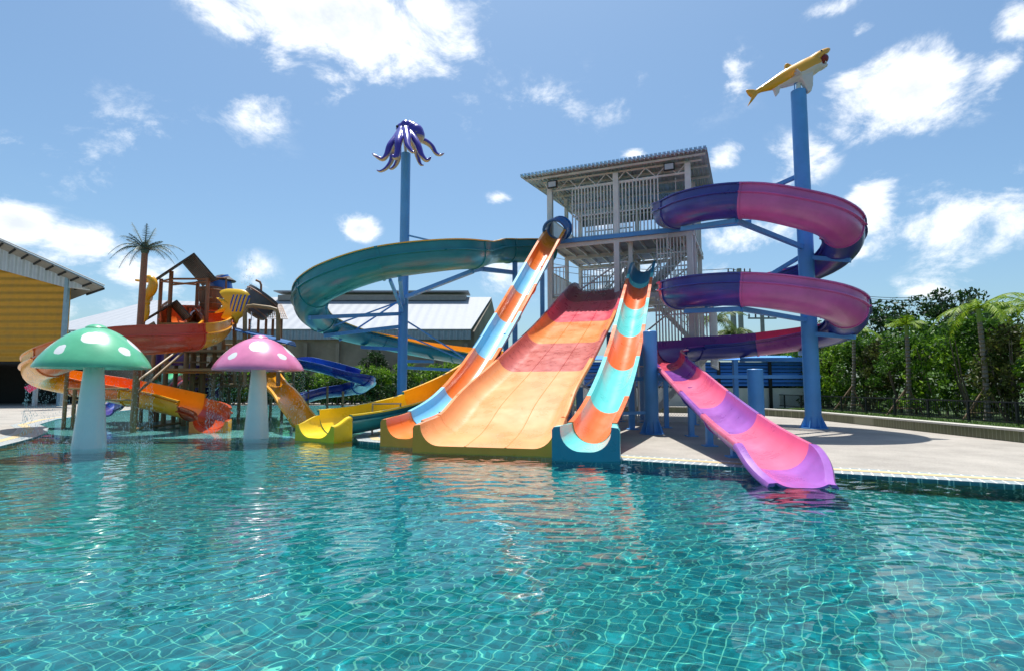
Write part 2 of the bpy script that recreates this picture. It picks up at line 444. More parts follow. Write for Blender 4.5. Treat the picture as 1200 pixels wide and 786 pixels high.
# --- sea green and yellow spiral ---
pts = [(2.1,29.9,8.35),(1.2,29.35,8.2),(.1,28.7,8.02),(-.9,27.4,7.7),(-1.35,25.5,7.15),(-1.65,23.6,6.65),(-2.6,22.05,6.25),(-4.8,21.1,5.72),(-6.8,21.4,5.1),(-8.1,22.7,4.66),(-8.6,24.7,4.25),(-8.0,26.9,3.9),(-6.6,28.6,3.6),(-4.8,29.4,3.25),(-3.0,29.3,2.95),(-1.5,28.4,2.7),(-.9,26.9,2.4),(-1.25,25.3,2.0),(-2.2,23.3,1.28),(-3.4,21.3,.66),(-4.5,19.6,.34),(-5.3,18.4,.22),(-5.95,17.3,.18)]
P5 = Path(pts, 8)
r5 = thing('spiral_slide', (-4.8,25,0.12), 'sea green curving slide with yellow rims that runs out in a yellow trough', 'water slide')
s5 = lambda i: P5.s[i*8]
pf5 = bowl(.60, .45, .0, fw=.06, rib=True, n=16)
for (a, b, hh) in ((0, 2.3, .42), (2.3, 5, .55), (5, 7, .52), (7, 8.7, .45), (8.7, 10.3, .30), (10.3, 12, .16), (12, 14, .14), (14, 15.3, .2)):
    A = P5.s[int(a*8)]; B = P5.s[int(b*8)]
    def hf(x):
        ks = [(0,.42),(P5.s[24],.50),(P5.s[8*8],.50),(P5.s[10*8],.32),(P5.s[12*8],.24),(P5.L,.24)]
        for (x0, h0), (x1_, h1) in zip(ks, ks[1:]):
            if x <= x1_: return h0+(h1-h0)*(x-x0)/(x1_-x0)
        return .24
    section(r5, P5, A, B, (lambda x: bowl(.61, hf(x), .0, fw=.07, rib=True, n=16)), YO if a > 4 else TG, TG, YO, step=.3)
section(r5, P5, P5.s[int(15.3*8)], s5(17), bowl(.58, .3, .0, fw=.05, n=16), YO, TG, YO, step=.2)
pf5b = bowl(.55, .12, .12, fw=.10, rib=True, n=14)
section(r5, P5, s5(17), s5(19), bowl(.66, .1, .22, fw=.08, rib=True, n=14), YO, TG, YO)
section(r5, P5, s5(19), s5(21)+.5, bowl(.66, .0, .12, fw=.10, n=14), YE, TG, YE, 'yellow trough with sea green underside')
def lip5(x):
    t = (x-s5(21)-.5)/(P5.L-s5(21)-.5); t1 = t*t*(3-2*t)
    return boxed(trough(1.3+.17*t1, .55, .62-.24*t1, fw=.10, n=8), .36 + (P5.pos(x).z-P5.p[-1].z))
section(r5, P5, s5(21)+.5, P5.L, lip5, YE, YE, YE, 'bright yellow end lip', name='end_lip', vert=True, joint=False, step=.12)
# ============================== TOWER ==============================
O_ = Vector((4.2,28,0)); fv = Vector((.92,-.39,0)).normalized(); nv = Vector((.39,.92,0)).normalized(); UP = Vector((0,0,1))
def T(a, b, z): return O_ + fv*a + nv*b + UP*z
AX = (fv, nv, UP)
M_ws = mat('pale_painted_steel', '#e2e0dc', rough=.45, var=.10, scale=2, dirt=.22)
M_wd = mat('dull_white_steel', '#d0cdc8', rough=.5, var=.12, scale=3, dirt=.25)
M_plat = mat('grey_deck_plate', '#b0ada8', rough=.7, var=.2, scale=2, dirt=.3)
M_roof = mat('galvanised_roof_sheet', '#a9b1b3', rough=.5, metal=.3, var=.12, wave=(tuple(fv), 4.5, .03), dirt=.2)
M_trim = mat('light_blue_sheet_edge', '#a9d4f5', rough=.5, var=.1)
M_black = mat('black_plastic', '#1b1c1e', rough=.5)
M_glass = mat('lamp_glass', '#b9c0c4', rough=.15)
zr = 12.35; zu = 9.05; zl = 6.25
tw = thing('slide_tower', T(1,3,.12), 'tall white steel tower with barred platforms, stairs and a flat sheet roof', 'tower')
D = 5.6
def post(a, b, z0, z1, w=.24): MB().box(T(a,b,(z0+z1)/2), (w,w,z1-z0), AX).build('post', M_ws, tw, smooth=False)
for a in (-2.4, 1.06, 4.5):
    for b in (0, D): post(a, b, .12, zr-.1, .26 if b == 0 else .22)
for a in (-1.45, 1.65): post(a, .45, .12, zl if a < 0 else zu-.2, .2)
post(4.62,.5,.12,zu-.2,.2); post(-2.4,D/2,.12,zr-.1,.18); post(4.5,D/2,.12,zr-.1,.18)
# roof: one corrugated sheet with real waves
mb = MB(); a0, a1, b0, b1 = -3.75, 5.45, -.75, D+.7; n = 184
for i in range(n+1):
    a = a0+(a1-a0)*i/n; dz = .03*math.sin(i*math.pi/2)
    for b, z in ((b0, zr+.16), (b1, zr-.1)):
        a = (a0 if b == b0 else -2.75) + (a1-(a0 if b == b0 else -2.75))*i/n
        mb.v += [T(a,b,z+dz), T(a,b,z+dz-.015)]
for i in range(n):
    A = i*4; B = A+4
    mb.f += [[A,B,B+2,A+2],[A+1,A+3,B+3,B+1],[A,A+1,B+1,B],[A+2,B+2,B+3,A+3]]; mb.m += [0]*4
mb.build('roof', M_roof, tw, sharp=80)
mb = MB()
for i in range(46):
    a = a0+.1+(a1-a0)*i/46; mb.box(T(a,b0-.05,zr+.24),(.14,.22,.06),AX)
mb.box(T((a0+a1)/2, b0-.02, zr+.185), (a1-a0, .16, .03), AX)
mb.build('roof_edge', M_trim, tw, smooth=False)
# purlins and trusses
mb = MB()
for b in (-.5, .9, 2.3, 3.7, 5.1): mb.bar(T(a0+.15+(b+.75)*.155,b,zr+.02-.04*b), T(a1-.1,b,zr+.02-.04*b), .06, .1)
mb.build('purlin', M_wd, tw, smooth=False)
for b in (0, D):
    mb = MB(); z1, z2 = zr-.03, zr-.55
    mb.bar(T(a0+1.0,b,z1),T(a1-.3,b,z1),.07); mb.bar(T(-2.4,b,z2),T(4.5,b,z2),.08)
    k = 14
    for i in range(k):
        p = -2.4+6.9*i/k; q = -2.4+6.9*(i+1)/k
        mb.bar(T(p,b,z2 if i%2 else z1),T(q,b,z1 if i%2 else z2),.04)
    mb.bar(T(-2.4,b,z2),T(a0+1.0,b,z1),.05)
    mb.build('truss', M_ws, tw, smooth=False)
for a in (-2.4, 1.06, 4.5):
    mb = MB(); z1, z2 = zr-.06, zr-.6
    mb.bar(T(a,.1,z2),T(a,D,z2-.1),.06)
    for i in range(10):
        p = D*i/10; q = D*(i+1)/10
        mb.bar(T(a,p,z2 if i%2 else z1),T(a,q,z1-.1 if i%2 else z2-.1),.035)
    mb.build('truss', M_wd, tw, smooth=False)
# sheet cladding at roof level on the sides
M_side = mat('grey_sheet_cladding', '#7d8588', rough=.55, metal=.2, var=.15, wave=((1,0,0), 5, .02), dirt=.3)
MB().box(T(5.0, D+.05, zr-.75),(1.0,.03,1.2),AX).build('cladding', M_side, tw, smooth=False)
MB().box(T(1.0, D+.08, zr-.62),(6.6,.03,.75),AX).build('cladding', M_side, tw, smooth=False)
# platforms
def platform(z, aa, ab, bb0, bb1):
    mb = MB(); mb.box(T((aa+ab)/2,(bb0+bb1)/2,z-.03),(ab-aa,bb1-bb0,.06),AX)
    mb.build('platform', M_plat, tw, smooth=False)
    mb = MB(); k = int((ab-aa)/.62)
    for i in range(k+1):
        a = aa+.05+(ab-aa-.1)*i/k; mb.bar(T(a,bb0+.05,z-.13),T(a,bb1-.05,z-.13),.06,.14)
    for b in (bb0+.03, (bb0+bb1)/2, bb1-.03): mb.bar(T(aa,b,z-.22),T(ab,b,z-.22),.1,.2)
    mb.build('joist', M_ws, tw, smooth=False)
platform(zu, -2.5, 4.7, -.1, D); platform(zl, -2.5, 4.7, -.1, D)
MB().bar(T(-2.7,-.22,zu-.02),T(7.2,-.22,zu-.02),.1,.2).build('blue_beam', M_blue, tw, smooth=False)
def bars(p, q, z0, z1, sp=.125, w=.035, rails=(), m=None, name='railing', twt=None):
    mb = MB(); p = Vector(p); q = Vector(q); L_ = (q-p).length; k = max(1, int(L_/sp)); d = (q-p).normalized()
    for i in range(k+1):
        c = p.lerp(q, i/k); mb.box(Vector((c.x,c.y,(z0+z1)/2)),(w,w,z1-z0),AX)
    for r in rails: mb.bar(Vector((p.x,p.y,r)),Vector((q.x,q.y,r)),.055)
    return mb.build(name, m or M_ws, tw, smooth=False)
# upper floor
bars(T(-1.2,0,0),T(.95,0,0),zu+.05,zr-.6,.16,.055,(zu+.15,zu+1.25,zr-.6)); bars(T(1.2,0,0),T(3.1,0,0),zu+.05,zr-.6,.16,.055,(zu+.15,zu+1.25,zr-.6))
bars(T(3.1,0,0),T(4.4,0,0),zu+.05,zu+1.3,.19,.04,(zu+.15,zu+1.3))
for a in (-2.4, 4.5): bars(T(a,.2,0),T(a,D,0),zu+.05,zu+1.35,.16,.035,(zu+.1,zu+1.35))
bars(T(-2.3,D,0),T(4.4,D,0),zu+.05,zu+1.35,.16,.035,(zu+.1,zu+.7,zu+1.35))
bars(T(-1.2,D*.45,0),T(1.4,D*.45,0),zu+.05,zu+2.3,.2,.035,(zu+1.1,zu+2.3))
# middle floor
bars(T(-2.3,0,0),T(-1.5,0,0),zl+.05,zl+1.5,.16,.035,(zl+.1,zl+1.5))
bars(T(.95,0,0),T(1.6,0,0),zl+.05,zl+1.5,.16,.035,(zl+.1,zl+1.5))
for a in (-2.4, 4.5): bars(T(a,.2,0),T(a,D,0),zl+.05,zl+1.3,.16,.035,(zl+.1,zl+1.3))
bars(T(-2.3,D,0),T(4.4,D,0),zl+.05,zl+2.0,.15,.05,(zl+.1,zl+1.2,zl+2.0))
bars(T(-1.0,.9,0),T(1.4,.9,0),zl+.05,zl+1.45,.15,.045,(zl+.1,zl+.75,zl+1.45))
bars(T(3.0,.0,0),T(4.4,.0,0),zl-.2,zu-.3,.15,.05,(zl+.1,zl+1.1,zl+1.75))
# lower barred screen by the stairs
bars(T(2.9,-.05,0),T(5.3,-.05,0),2.9,zl-.3,.14,.06,(3.25,zl-1.2,zl-.35)); bars(T(5.3,-.05,0),T(5.3,D,0),2.6,zl-.6,.2,.045,(2.7,zl-.6))
# stairs: zigzag flights between the storeys
def flight(a0_, a1_, b, z0, z1):
    mb = MB()
    for s in (-.5, .5): mb.bar(T(a0_,b+s,z0),T(a1_,b+s,z1),.06,.22)
    k = 12
    for i in range(k):
        t = (i+.5)/k; mb.box(T(a0_+(a1_-a0_)*t,b,z0+(z1-z0)*t+.03),(.28,1.0,.04),AX)
    mb.build('stair_flight', M_wd, tw, smooth=False)
    mb = MB()
    for s in (-.5, .5):
        mb.bar(T(a0_,b+s,z0+1.0),T(a1_,b+s,z1+1.0),.05); mb.bar(T(a0_,b+s,z0+.55),T(a1_,b+s,z1+.55),.03)
        for i in range(9):
            t = i/8; mb.bar(T(a0_+(a1_-a0_)*t,b+s,z0+(z1-z0)*t),T(a0_+(a1_-a0_)*t,b+s,z0+(z1-z0)*t+1.0),.03)
    mb.build('stair_railing', M_ws, tw, smooth=False)
flight(1.6,4.3,3.0,zl,zu); flight(4.9,2.2,4.4,3.2,zl); flight(2.0,4.9,3.0,.12,3.2)
flight(-.6,1.3,4.6,zl,zu)
for (p, q) in ((T(-2.4,.05,.4),T(1.0,.05,3.0)),(T(1.1,.05,.4),T(-2.4,.05,3.0)),(T(1.1,.1,3.3),T(4.5,.1,zl-.3)),(T(-1.3,.6,zl+.2),T(1.5,.6,zl+1.9)),(T(-2.4,D,zl+.2),T(1.06,D,zu-.3)),(T(1.06,D,zl+.2),T(4.5,D,zu-.3))): MB().bar(p,q,.07).build('cross_brace', M_ws, tw, smooth=False)
for a, z in ((-2.15, zr-.32), (3.7, zr-.28)):
    o = MB().box(T(a,-.35,z),(.5,.16,.36),AX).bar(T(a,-.3,z+.1),T(a,0,z+.2),.05).build('floodlight', M_black, tw, smooth=False)
    MB().box(T(a,-.434,z-.01),(.4,.012,.27),AX).build('lamp_glass', M_glass, o, smooth=False)
# pipe drop on the right
MB().tube([T(3.55,-.3,zu-.15),T(3.55,-.3,zu-.9),T(3.9,-.3,zu-1.1)],.035).tube([T(3.95,-.15,zr-.8),T(3.95,-.15,zu)],.02).build('pipe', M_wd, tw)

# ------- chain-link fence round the foot of the tower -------
def chain(name, p, q, z0, z1, label, grp, root=None):
    p = Vector(p); q = Vector(q); L_ = (q-p).length; d = (q-p)/L_
    rt = thing(name, (p.x,p.y,z0), label, 'fence', grp)
    mb = MB(); hgt = z1-z0; s = .12
    n_ = int((L_+hgt)/s)
    for i in range(n_):
        x0 = i*s - hgt
        for sg in (0, 1):
            pts = []
            xa, xb = x0, x0+hgt
            ta = max(0, -xa); tb = min(hgt, L_-xa)
            if tb <= ta: continue
            za, zb = (z0+ta, z0+tb) if sg == 0 else (z1-ta, z1-tb)
            A = p + d*(xa+ta); B = p + d*(xa+tb)
            mb.bar(Vector((A.x,A.y,za)),Vector((B.x,B.y,zb)),.008)
    mb.build('wire_mesh', M_wd, rt, smooth=False)
    mb = MB(); k = max(1, round(L_/2.2))
    for i in range(k+1):
        c = p.lerp(q, i/k); mb.tube([Vector((c.x,c.y,.12)),Vector((c.x,c.y,z1+.05))],.03)
    mb.tube([Vector((p.x,p.y,z1)),Vector((q.x,q.y,z1))],.025); mb.tube([Vector((p.x,p.y,z0+.05)),Vector((q.x,q.y,z0+.05))],.02)
    mb.build('fence_frame', M_wd, rt)
chain('chain_link_fence', T(-3.0,-1.8,0), T(2.2,-1.8,0), .15, 2.3, 'grey chain-link fence beneath the wide slide', 'chain-link fences under the slides')
chain('chain_link_fence', T(2.3,-1.8,0), T(4.9,-1.8,0), .15, 2.6, 'grey chain-link fence beside the thick short blue post', 'chain-link fences under the slides')

# ============================== BLUE POLES AND SUPPORTS ==============================
def flangebase(c, r, m, root):
    mb = MB(); mb.lathe([(0,.04),(r*1.75,.04),(r*1.75,0),(0,0)], c, 20)
    for k in range(8):
        a = 2*math.pi*k/8; x = Vector((math.cos(a), math.sin(a), 0)); y = Vector((-math.sin(a), math.cos(a), 0)); c2 = Vector(c)
        t = .012
        vs = [c2+x*r*.98+y*t+UP*.04, c2+x*r*1.7+y*t+UP*.04, c2+x*r*.98+y*t+UP*.5, c2+x*r*.98-y*t+UP*.04, c2+x*r*1.7-y*t+UP*.04, c2+x*r*.98-y*t+UP*.5]
        mb.add(vs, [(0,1,2),(3,5,4),(0,3,4,1),(1,4,5,2),(0,2,5,3)])
    mb.build('base_flange', m, root)
def pole(name, c, r, h, label, cat='pole', group=None, taper=1.0):
    rt = thing(name, c, label, cat, group); c = Vector(c)
    MB().lathe([(0,0),(r,0),(r,(h)*.5),(r*taper,h-.02),(r*taper*.9,h),(0,h)], c, 24).build('shaft', M_bluepole, rt)
    flangebase(c, r, M_bluepole, rt)
    return rt
def arm(rt, p, q, w=.16, name='support_arm'): return MB().bar(p, q, w, w).build(name, M_blue, rt, smooth=False)
sc_ = Vector((11.55,22.0,.12)); sh_h = at(930,107,22.0).z - .12
sp = pole('support_pole', sc_, .29, sh_h, 'tallest blue steel pole standing inside the pink and indigo spiral, carrying the shark', 'pole', 'thick blue poles on the deck')
def sx(px,py,Y): return at(px,py,Y)
def pc(z): return Vector((sc_.x, sc_.y, z))
def rp(f, rr=RR, dz=-.1):
    f0 = f; return Vector((cx+rr*math.cos(R(f)), cy+rr*math.sin(R(f)), zz(f)+dz))
for f in (262, 250):  # arms out to the front of each turn
    pass
arm(sp, pc(7.1), rp(236,RR,-.14)); arm(sp, rp(236,RR,-.14), rp(190,RR,-.16)); arm(sp, pc(4.25), rp(597,RR,-.14)); arm(sp, rp(597,RR,-.14), rp(552,RR,-.16))
arm(sp, pc(6.75), rp(338,RR+.2,-.12)); arm(sp, pc(5.6), rp(385,RR+.2,-.15)); arm(sp, pc(3.75), rp(696,RR+.2,-.12)); arm(sp, pc(3.1), rp(755,RR,-.15)); arm(sp, pc(2.75), rp(800,RR,-.12))
arm(sp, pc(6.9), rp(455,RR,-.1), .14); arm(sp, pc(6.0), rp(470,RR,-.1), .14); arm(sp, pc(5.3), rp(462,RR,-.1), .12)
arm(sp, pc(10.1), T(4.62,0,zu+.3), .15)
oc = Vector((-5.2,27.0,.12)); oc_h = at(473,180,27.0).z - .12
op = pole('support_pole', oc, .23, oc_h, 'slender tall blue steel pole inside the sea green slide, carrying the octopus', 'pole', 'thick blue poles on the deck')
def oq(z): return Vector((oc.x,oc.y,z))
def p5(x,y,dz=-.12): q = P5.pos(P5.near(x,y)); return Vector((q.x,q.y,q.z+dz))
def p5i(i,dz=-.13): q = P5.p[int(i*8)]; return Vector((q.x,q.y,q.z+dz))
A_ = p5i(5.1); arm(op, oq(5.9), A_, .17); arm(op, oq(5.2), Vector((-4.9,22.6,5.95)), .12); arm(op, p5i(6.8), oq(5.6), .14); arm(op, p5i(4.0,-.15), A_, .14)
arm(op, oq(5.15), p5i(9.2)); arm(op, oq(4.55), p5i(10.4)); arm(op, oq(3.45), p5i(11.6)); arm(op, oq(2.9), p5i(13.4,-.15),.14); arm(op, oq(9.0), p5i(3.2,.4), .07); arm(op, oq(8.3), p5i(4.4,.4), .06)
arm(op, oq(2.6), p5i(15.6,-.15), .14)
for (za, i, dz) in ((5.9, 10.9,-.1), (5.8, 10.2, -.1), (4.9, 15.0,-.1), (4.2,15.8,-.1)): arm(op, oq(za), p5i(i,dz), .07, 'tie_rod')
# thick short posts
pole('support_post', gnd(764,508), .235, at(764,388,gnd(764,508).y).z-.12, 'thick short blue post between the aqua slide and the rose chute', 'post', 'thick blue poles on the deck')
q = Vector((8.7,20.4,.12)); pole('support_post', q, .27, at(883,432,20.4).z-.12, 'thick short blue post behind the rose chute, below the spiral', 'post', 'thick blue poles on the deck')
# slimmer posts carrying the runs
def slim(x, y, z, w, label, arms=(), g='slim blue support posts under the slides'):
    rt = thing('slide_support', (x,y,.12), label, 'support post', g)
    MB().box((x,y,(z+.12)/2),(w,w,z-.12)).build('post', M_blue, rt, smooth=False)
    MB().box((x,y,.135),(w*2.2,w*2.2,.03)).build('base_plate', M_blue, rt, smooth=False)
    for p, q in arms: arm(rt, p, q, w*.75)
    return rt
c = P5.pos(P5.near(.1,28.7)); slim(c.x+.05, c.y-.02, c.z-.04, .26, 'slim square blue post holding up the sea green slide by the tower', [(Vector((c.x,c.y,c.z-.55)), p5i(4.0,-.15))])
for (PP, yy, lab) in ((P1, 26.0, 'slim blue post under the top of the blue and orange slide'), (P1, 22.2, 'slim blue post under the middle of the blue and orange slide')):
    c = PP.pos(min(PP.s, key=lambda s: abs(PP.pos(s).y-yy))); slim(c.x,c.y,c.z-.05,.2,lab,[(Vector((c.x,c.y,c.z*.6)), Vector((c.x+1.6,c.y+.8,c.z*.6)))])
for yy, dx, lab in ((26.5,1.1,'slim blue post under the upper right of the wide slide'),(23.0,1.35,'slim blue post under the middle of the wide slide'),(26.5,-1.1,'slim blue post under the upper left of the wide slide'),(18.2,1.4,'slim blue post under the lower right of the wide slide')):
    c = P2.pos(min(P2.s, key=lambda s: abs(P2.pos(s).y-yy))); slim(c.x+dx,c.y-dx*.4,c.z-.06,.2,lab)
for yy, lab in ((25.5,'slim blue post under the top of the aqua and coral slide'),(21.5,'slim blue post under the middle of the aqua and coral slide')):
    c = P3.pos(min(P3.s, key=lambda s: abs(P3.pos(s).y-yy))); slim(c.x,c.y,c.z-.05,.2,lab,[(Vector((c.x,c.y,2.0)), Vector((c.x+1.7,c.y-.5,2.0)))])
g = gnd(764,508); slim(g.x-1.45, g.y-.2, .9, .14, 'low blue post joined by a bar to the thick short post', [(Vector((g.x-1.45,g.y-.2,.8)), Vector((g.x,g.y,.85)))])
for (x, y, z, lab) in ((6.0,22.3,2.5,'slim blue post under the bend of the rose chute'),(5.8,18.6,1.7,'slim blue post under the upper part of the rose chute'),(5.35,15.6,.95,'slim blue post under the middle of the rose chute'),(5.1,13.2,.4,'short blue stub under the lower rose chute'),(7.6,24.0,2.75,'slim blue post behind the bend of the violet run')):
    slim(x,y,z,.16,lab)
c = Vector((8.9,24.2,2.85)); slim(9.4,24.0,2.8,.18,'slim blue post under the back of the spiral',[(Vector((6.1,22.7,2.1)),Vector((12.2,22.6,2.1)))])
for i, lab in ((18.2,'slim blue post under the sea green run beside the wide slide'),(19.6,'slim blue post under the yellow trough')):
    q = p5i(i,-.03); slim(q.x,q.y,q.z,.14,lab)
# ============================== MUSHROOM FOUNTAINS ==============================
def spotmat(name, base, spots, rim):
    """cap paint: coloured ground with white round spots given as (direction, radius)"""
    m = bpy.data.materials.new(name); m.use_nodes = True; nt = m.node_tree; N = nt.nodes; L = nt.links; b = N['Principled BSDF']
    tc = N.new('ShaderNodeTexCoord'); no = N.new('ShaderNodeTexNoise'); no.inputs['Scale'].default_value = 3.2; no.inputs['Detail'].default_value = 2
    L.new(tc.outputs['Object'], no.inputs['Vector'])
    off = N.new('ShaderNodeVectorMath'); off.operation = 'SCALE'; off.inputs['Scale'].default_value = .16
    L.new(no.outputs['Color'], off.inputs[0]); ad = N.new('ShaderNodeVectorMath'); ad.operation = 'ADD'
    L.new(tc.outputs['Object'], ad.inputs[0]); L.new(off.outputs[0], ad.inputs[1])
    prev = None
    for (c, r) in spots:
        d = N.new('ShaderNodeVectorMath'); d.operation = 'DISTANCE'; d.inputs[1].default_value = (c[0]+.08, c[1]+.08, c[2]+.08); L.new(ad.outputs[0], d.inputs[0])
        s = N.new('ShaderNodeMath'); s.operation = 'LESS_THAN'; s.inputs[1].default_value = r; L.new(d.outputs['Value'], s.inputs[0])
        if prev:
            mx = N.new('ShaderNodeMath'); mx.operation = 'MAXIMUM'; L.new(prev, mx.inputs[0]); L.new(s.outputs[0], mx.inputs[1]); prev = mx.outputs[0]
        else: prev = s.outputs[0]
    n2 = N.new('ShaderNodeTexNoise'); n2.inputs['Scale'].default_value = 1.6; n2.inputs['Detail'].default_value = 7; L.new(tc.outputs['Object'], n2.inputs['Vector'])
    rp_ = N.new('ShaderNodeValToRGB'); c = lin(base); rp_.color_ramp.elements[0].position = .35; rp_.color_ramp.elements[1].position = .7
    rp_.color_ramp.elements[0].color = (c[0]*.82, c[1]*.86, c[2]*.86, 1); rp_.color_ramp.elements[1].color = (min(1, c[0]*1.12+.02), c[1]*1.12+.02, c[2]*1.12+.02, 1)
    L.new(n2.outputs['Fac'], rp_.inputs['Fac'])
    mx = N.new('ShaderNodeMixRGB'); mx.inputs['Color2'].default_value = (.82, .82, .80, 1)
    L.new(prev, mx.inputs['Fac']); L.new(rp_.outputs['Color'], mx.inputs['Color1']); L.new(mx.outputs['Color'], b.inputs['Base Color'])
    b.inputs['Roughness'].default_value = .28; b.inputs['Coat Weight'].default_value = .3
    return m
M_stem = mat('wet_white_fibreglass', '#eef1ef', rough=.3, var=.04, scale=1.2, dirt=.05, coat=.2)
M_drop = mat('water_drop', '#e8f2f4', rough=.1, var=.02, spec=.8)
def mushroom(x, y, rc, hrim, htop, rb, col, label, dens):
    rt = thing('mushroom_fountain', (x,y,0), label, 'fountain', 'mushroom fountains in the pool')
    rt.location.z = -1.0
    hr, ht = hrim, htop; cap = []
    n = 18
    for i in range(n+1):
        t = i/n; r = rc*t
        z = hr + (ht-hr)*(1 - t**1.85)**.86
        cap.append((r, z))
    cap += [(rc, hr-.05), (rc-.05, hr-.06), (rc*.6, hr+.18), (.25, hr+.2)]
    cap[0] = (.001, cap[0][1])
    az0 = math.degrees(math.atan2(-y, -x))
    def S(az, t):
        az += az0
        r = rc*t; return (r*math.cos(R(az)), r*math.sin(R(az)), 1.0 + hr+(ht-hr)*(1-t**1.85)**.86)
    k = rc/1.5
    spots = [(S(-4,.58), .29*k), (S(-42,.82), .17*k), (S(36,.82),.17*k), (S(74,.68),.27*k), (S(-86,.72),.24*k), (S(118,.75),.26*k), (S(165,.8),.24*k), (S(-132,.75),.24*k)]
    MB().lathe(cap, (x,y,0), 64).build('cap', spotmat(label.split()[0]+'_cap_paint', col, spots, 0), rt, sharp=50)
    MB().lathe([(rb*1.1,-1.0),(rb,.07),(rb*.78,hr*.5),(rb*.57,hr+.0),(rb*.5,hr+.22),(0,hr+.22)], (x,y,0), 40).build('stem', M_stem, rt, sharp=60)
    MB().lathe([(0,ht+.055),(.12,ht+.055),(.2,ht+.02),(.26,ht-.03)], (x,y,0), 16).build('nozzle', MC.get(col) or mat(label.split()[0]+'_nozzle', col, rough=.3), rt)
    # water running off the rim
    mb = MB(); rnd = random.Random(int(x*10))
    for i in range(int(dens*.6)):
        a = rnd.random()*2*math.pi; fall = rnd.random()**1.1*hr; rr = rc + .03 + .05*fall*rnd.random() + rnd.gauss(0,.02)
        s = rnd.uniform(.0022,.0055); c = Vector((x+rr*math.cos(a), y+rr*math.sin(a), hr-.06-fall))
        st = 1.6 + fall*4.5
        mb.add([c+Vector((s,0,0)), c+Vector((-s*.5,s*.87,0)), c+Vector((-s*.5,-s*.87,0)), c+UP*s*st, c-UP*s*st], [(0,1,3),(1,2,3),(2,0,3),(1,0,4),(2,1,4),(0,2,4)])
    for i in range(dens//5):   # splash near the water
        a = rnd.random()*2*math.pi; rr = rc + rnd.gauss(0,.12); s = rnd.uniform(.004,.010); c = Vector((x+rr*math.cos(a), y+rr*math.sin(a), .07+abs(rnd.gauss(0,.07))))
        mb.add([c+Vector((s,0,0)), c+Vector((-s*.5,s*.87,0)), c+Vector((-s*.5,-s*.87,0)), c+UP*s, c-UP*s], [(0,1,3),(1,2,3),(2,0,3),(1,0,4),(2,1,4),(0,2,4)])
    o = mb.build('falling_water', M_drop, None, smooth=False); tag(o, 'curtain of fine drops falling from the rim of the %s mushroom' % label.split()[0], 'water drops', kind='stuff')
    return rt
gm = gnd(104,528,0); mushroom(gm.x, gm.y, .93*1.43, zat(429,gm.y), zat(383,gm.y), .40, '#5fba8c', 'green mushroom fountain with white spots and a pale stem', 4200)
pm = gnd(300,516,0); mushroom(pm.x, pm.y, 1.36, zat(432,pm.y), zat(395,pm.y), .38, '#e480aa', 'pink mushroom fountain with white spots and a pale stem', 3600)

# ============================== FIGURES ON POLES ==============================
def twotone(name, top, under, zc, nz=-.15, rough=.3):
    m = bpy.data.materials.new(name); m.use_nodes = True; nt = m.node_tree; N = nt.nodes; L = nt.links; b = N['Principled BSDF']
    tc = N.new('ShaderNodeTexCoord'); no = N.new('ShaderNodeTexNoise'); no.inputs['Scale'].default_value = 5; L.new(tc.outputs['Object'], no.inputs['Vector'])
    vm = N.new('ShaderNodeVectorMath'); vm.operation = 'DOT_PRODUCT'; vm.inputs[1].default_value = zc; L.new(tc.outputs[nz], vm.inputs[0])
    ad = N.new('ShaderNodeMath'); ad.operation = 'ADD'; L.new(vm.outputs['Value'], ad.inputs[0])
    ml = N.new('ShaderNodeMath'); ml.operation = 'MULTIPLY_ADD'; ml.inputs[1].default_value = .10; ml.inputs[2].default_value = -.05; L.new(no.outputs['Fac'], ml.inputs[0]); L.new(ml.outputs[0], ad.inputs[1])
    return m, N, L, b, ad
# octopus
ow = oc + UP*oc_h
om, N, L, b, ad = twotone('octopus_paint', 0, 0, (0,0,1), 'Normal')
r_ = N.new('ShaderNodeValToRGB'); r_.color_ramp.elements[0].position = .30; r_.color_ramp.elements[1].position = .42
r_.color_ramp.elements[0].color = lin('#b9a98a'); r_.color_ramp.elements[1].color = lin('#41309f')
m2 = N.new('ShaderNodeMath'); m2.operation = 'MULTIPLY_ADD'; m2.inputs[1].default_value = .5; m2.inputs[2].default_value = .5
L.new(ad.outputs[0], m2.inputs[0]); L.new(m2.outputs[0], r_.inputs['Fac']); L.new(r_.outputs['Color'], b.inputs['Base Color']); b.inputs['Roughness'].default_value = .25; b.inputs['Coat Weight'].default_value = .4
ot = thing('octopus_figure', ow, 'purple octopus figure with eight drooping arms on top of the slender tall pole', 'octopus')
px = 27.0/F
mb = MB(); c0 = ow + Vector((0,0,1.15))
def O(dx, dy, yy=0): return at(473+dx, 180+dy, 27.0+yy)
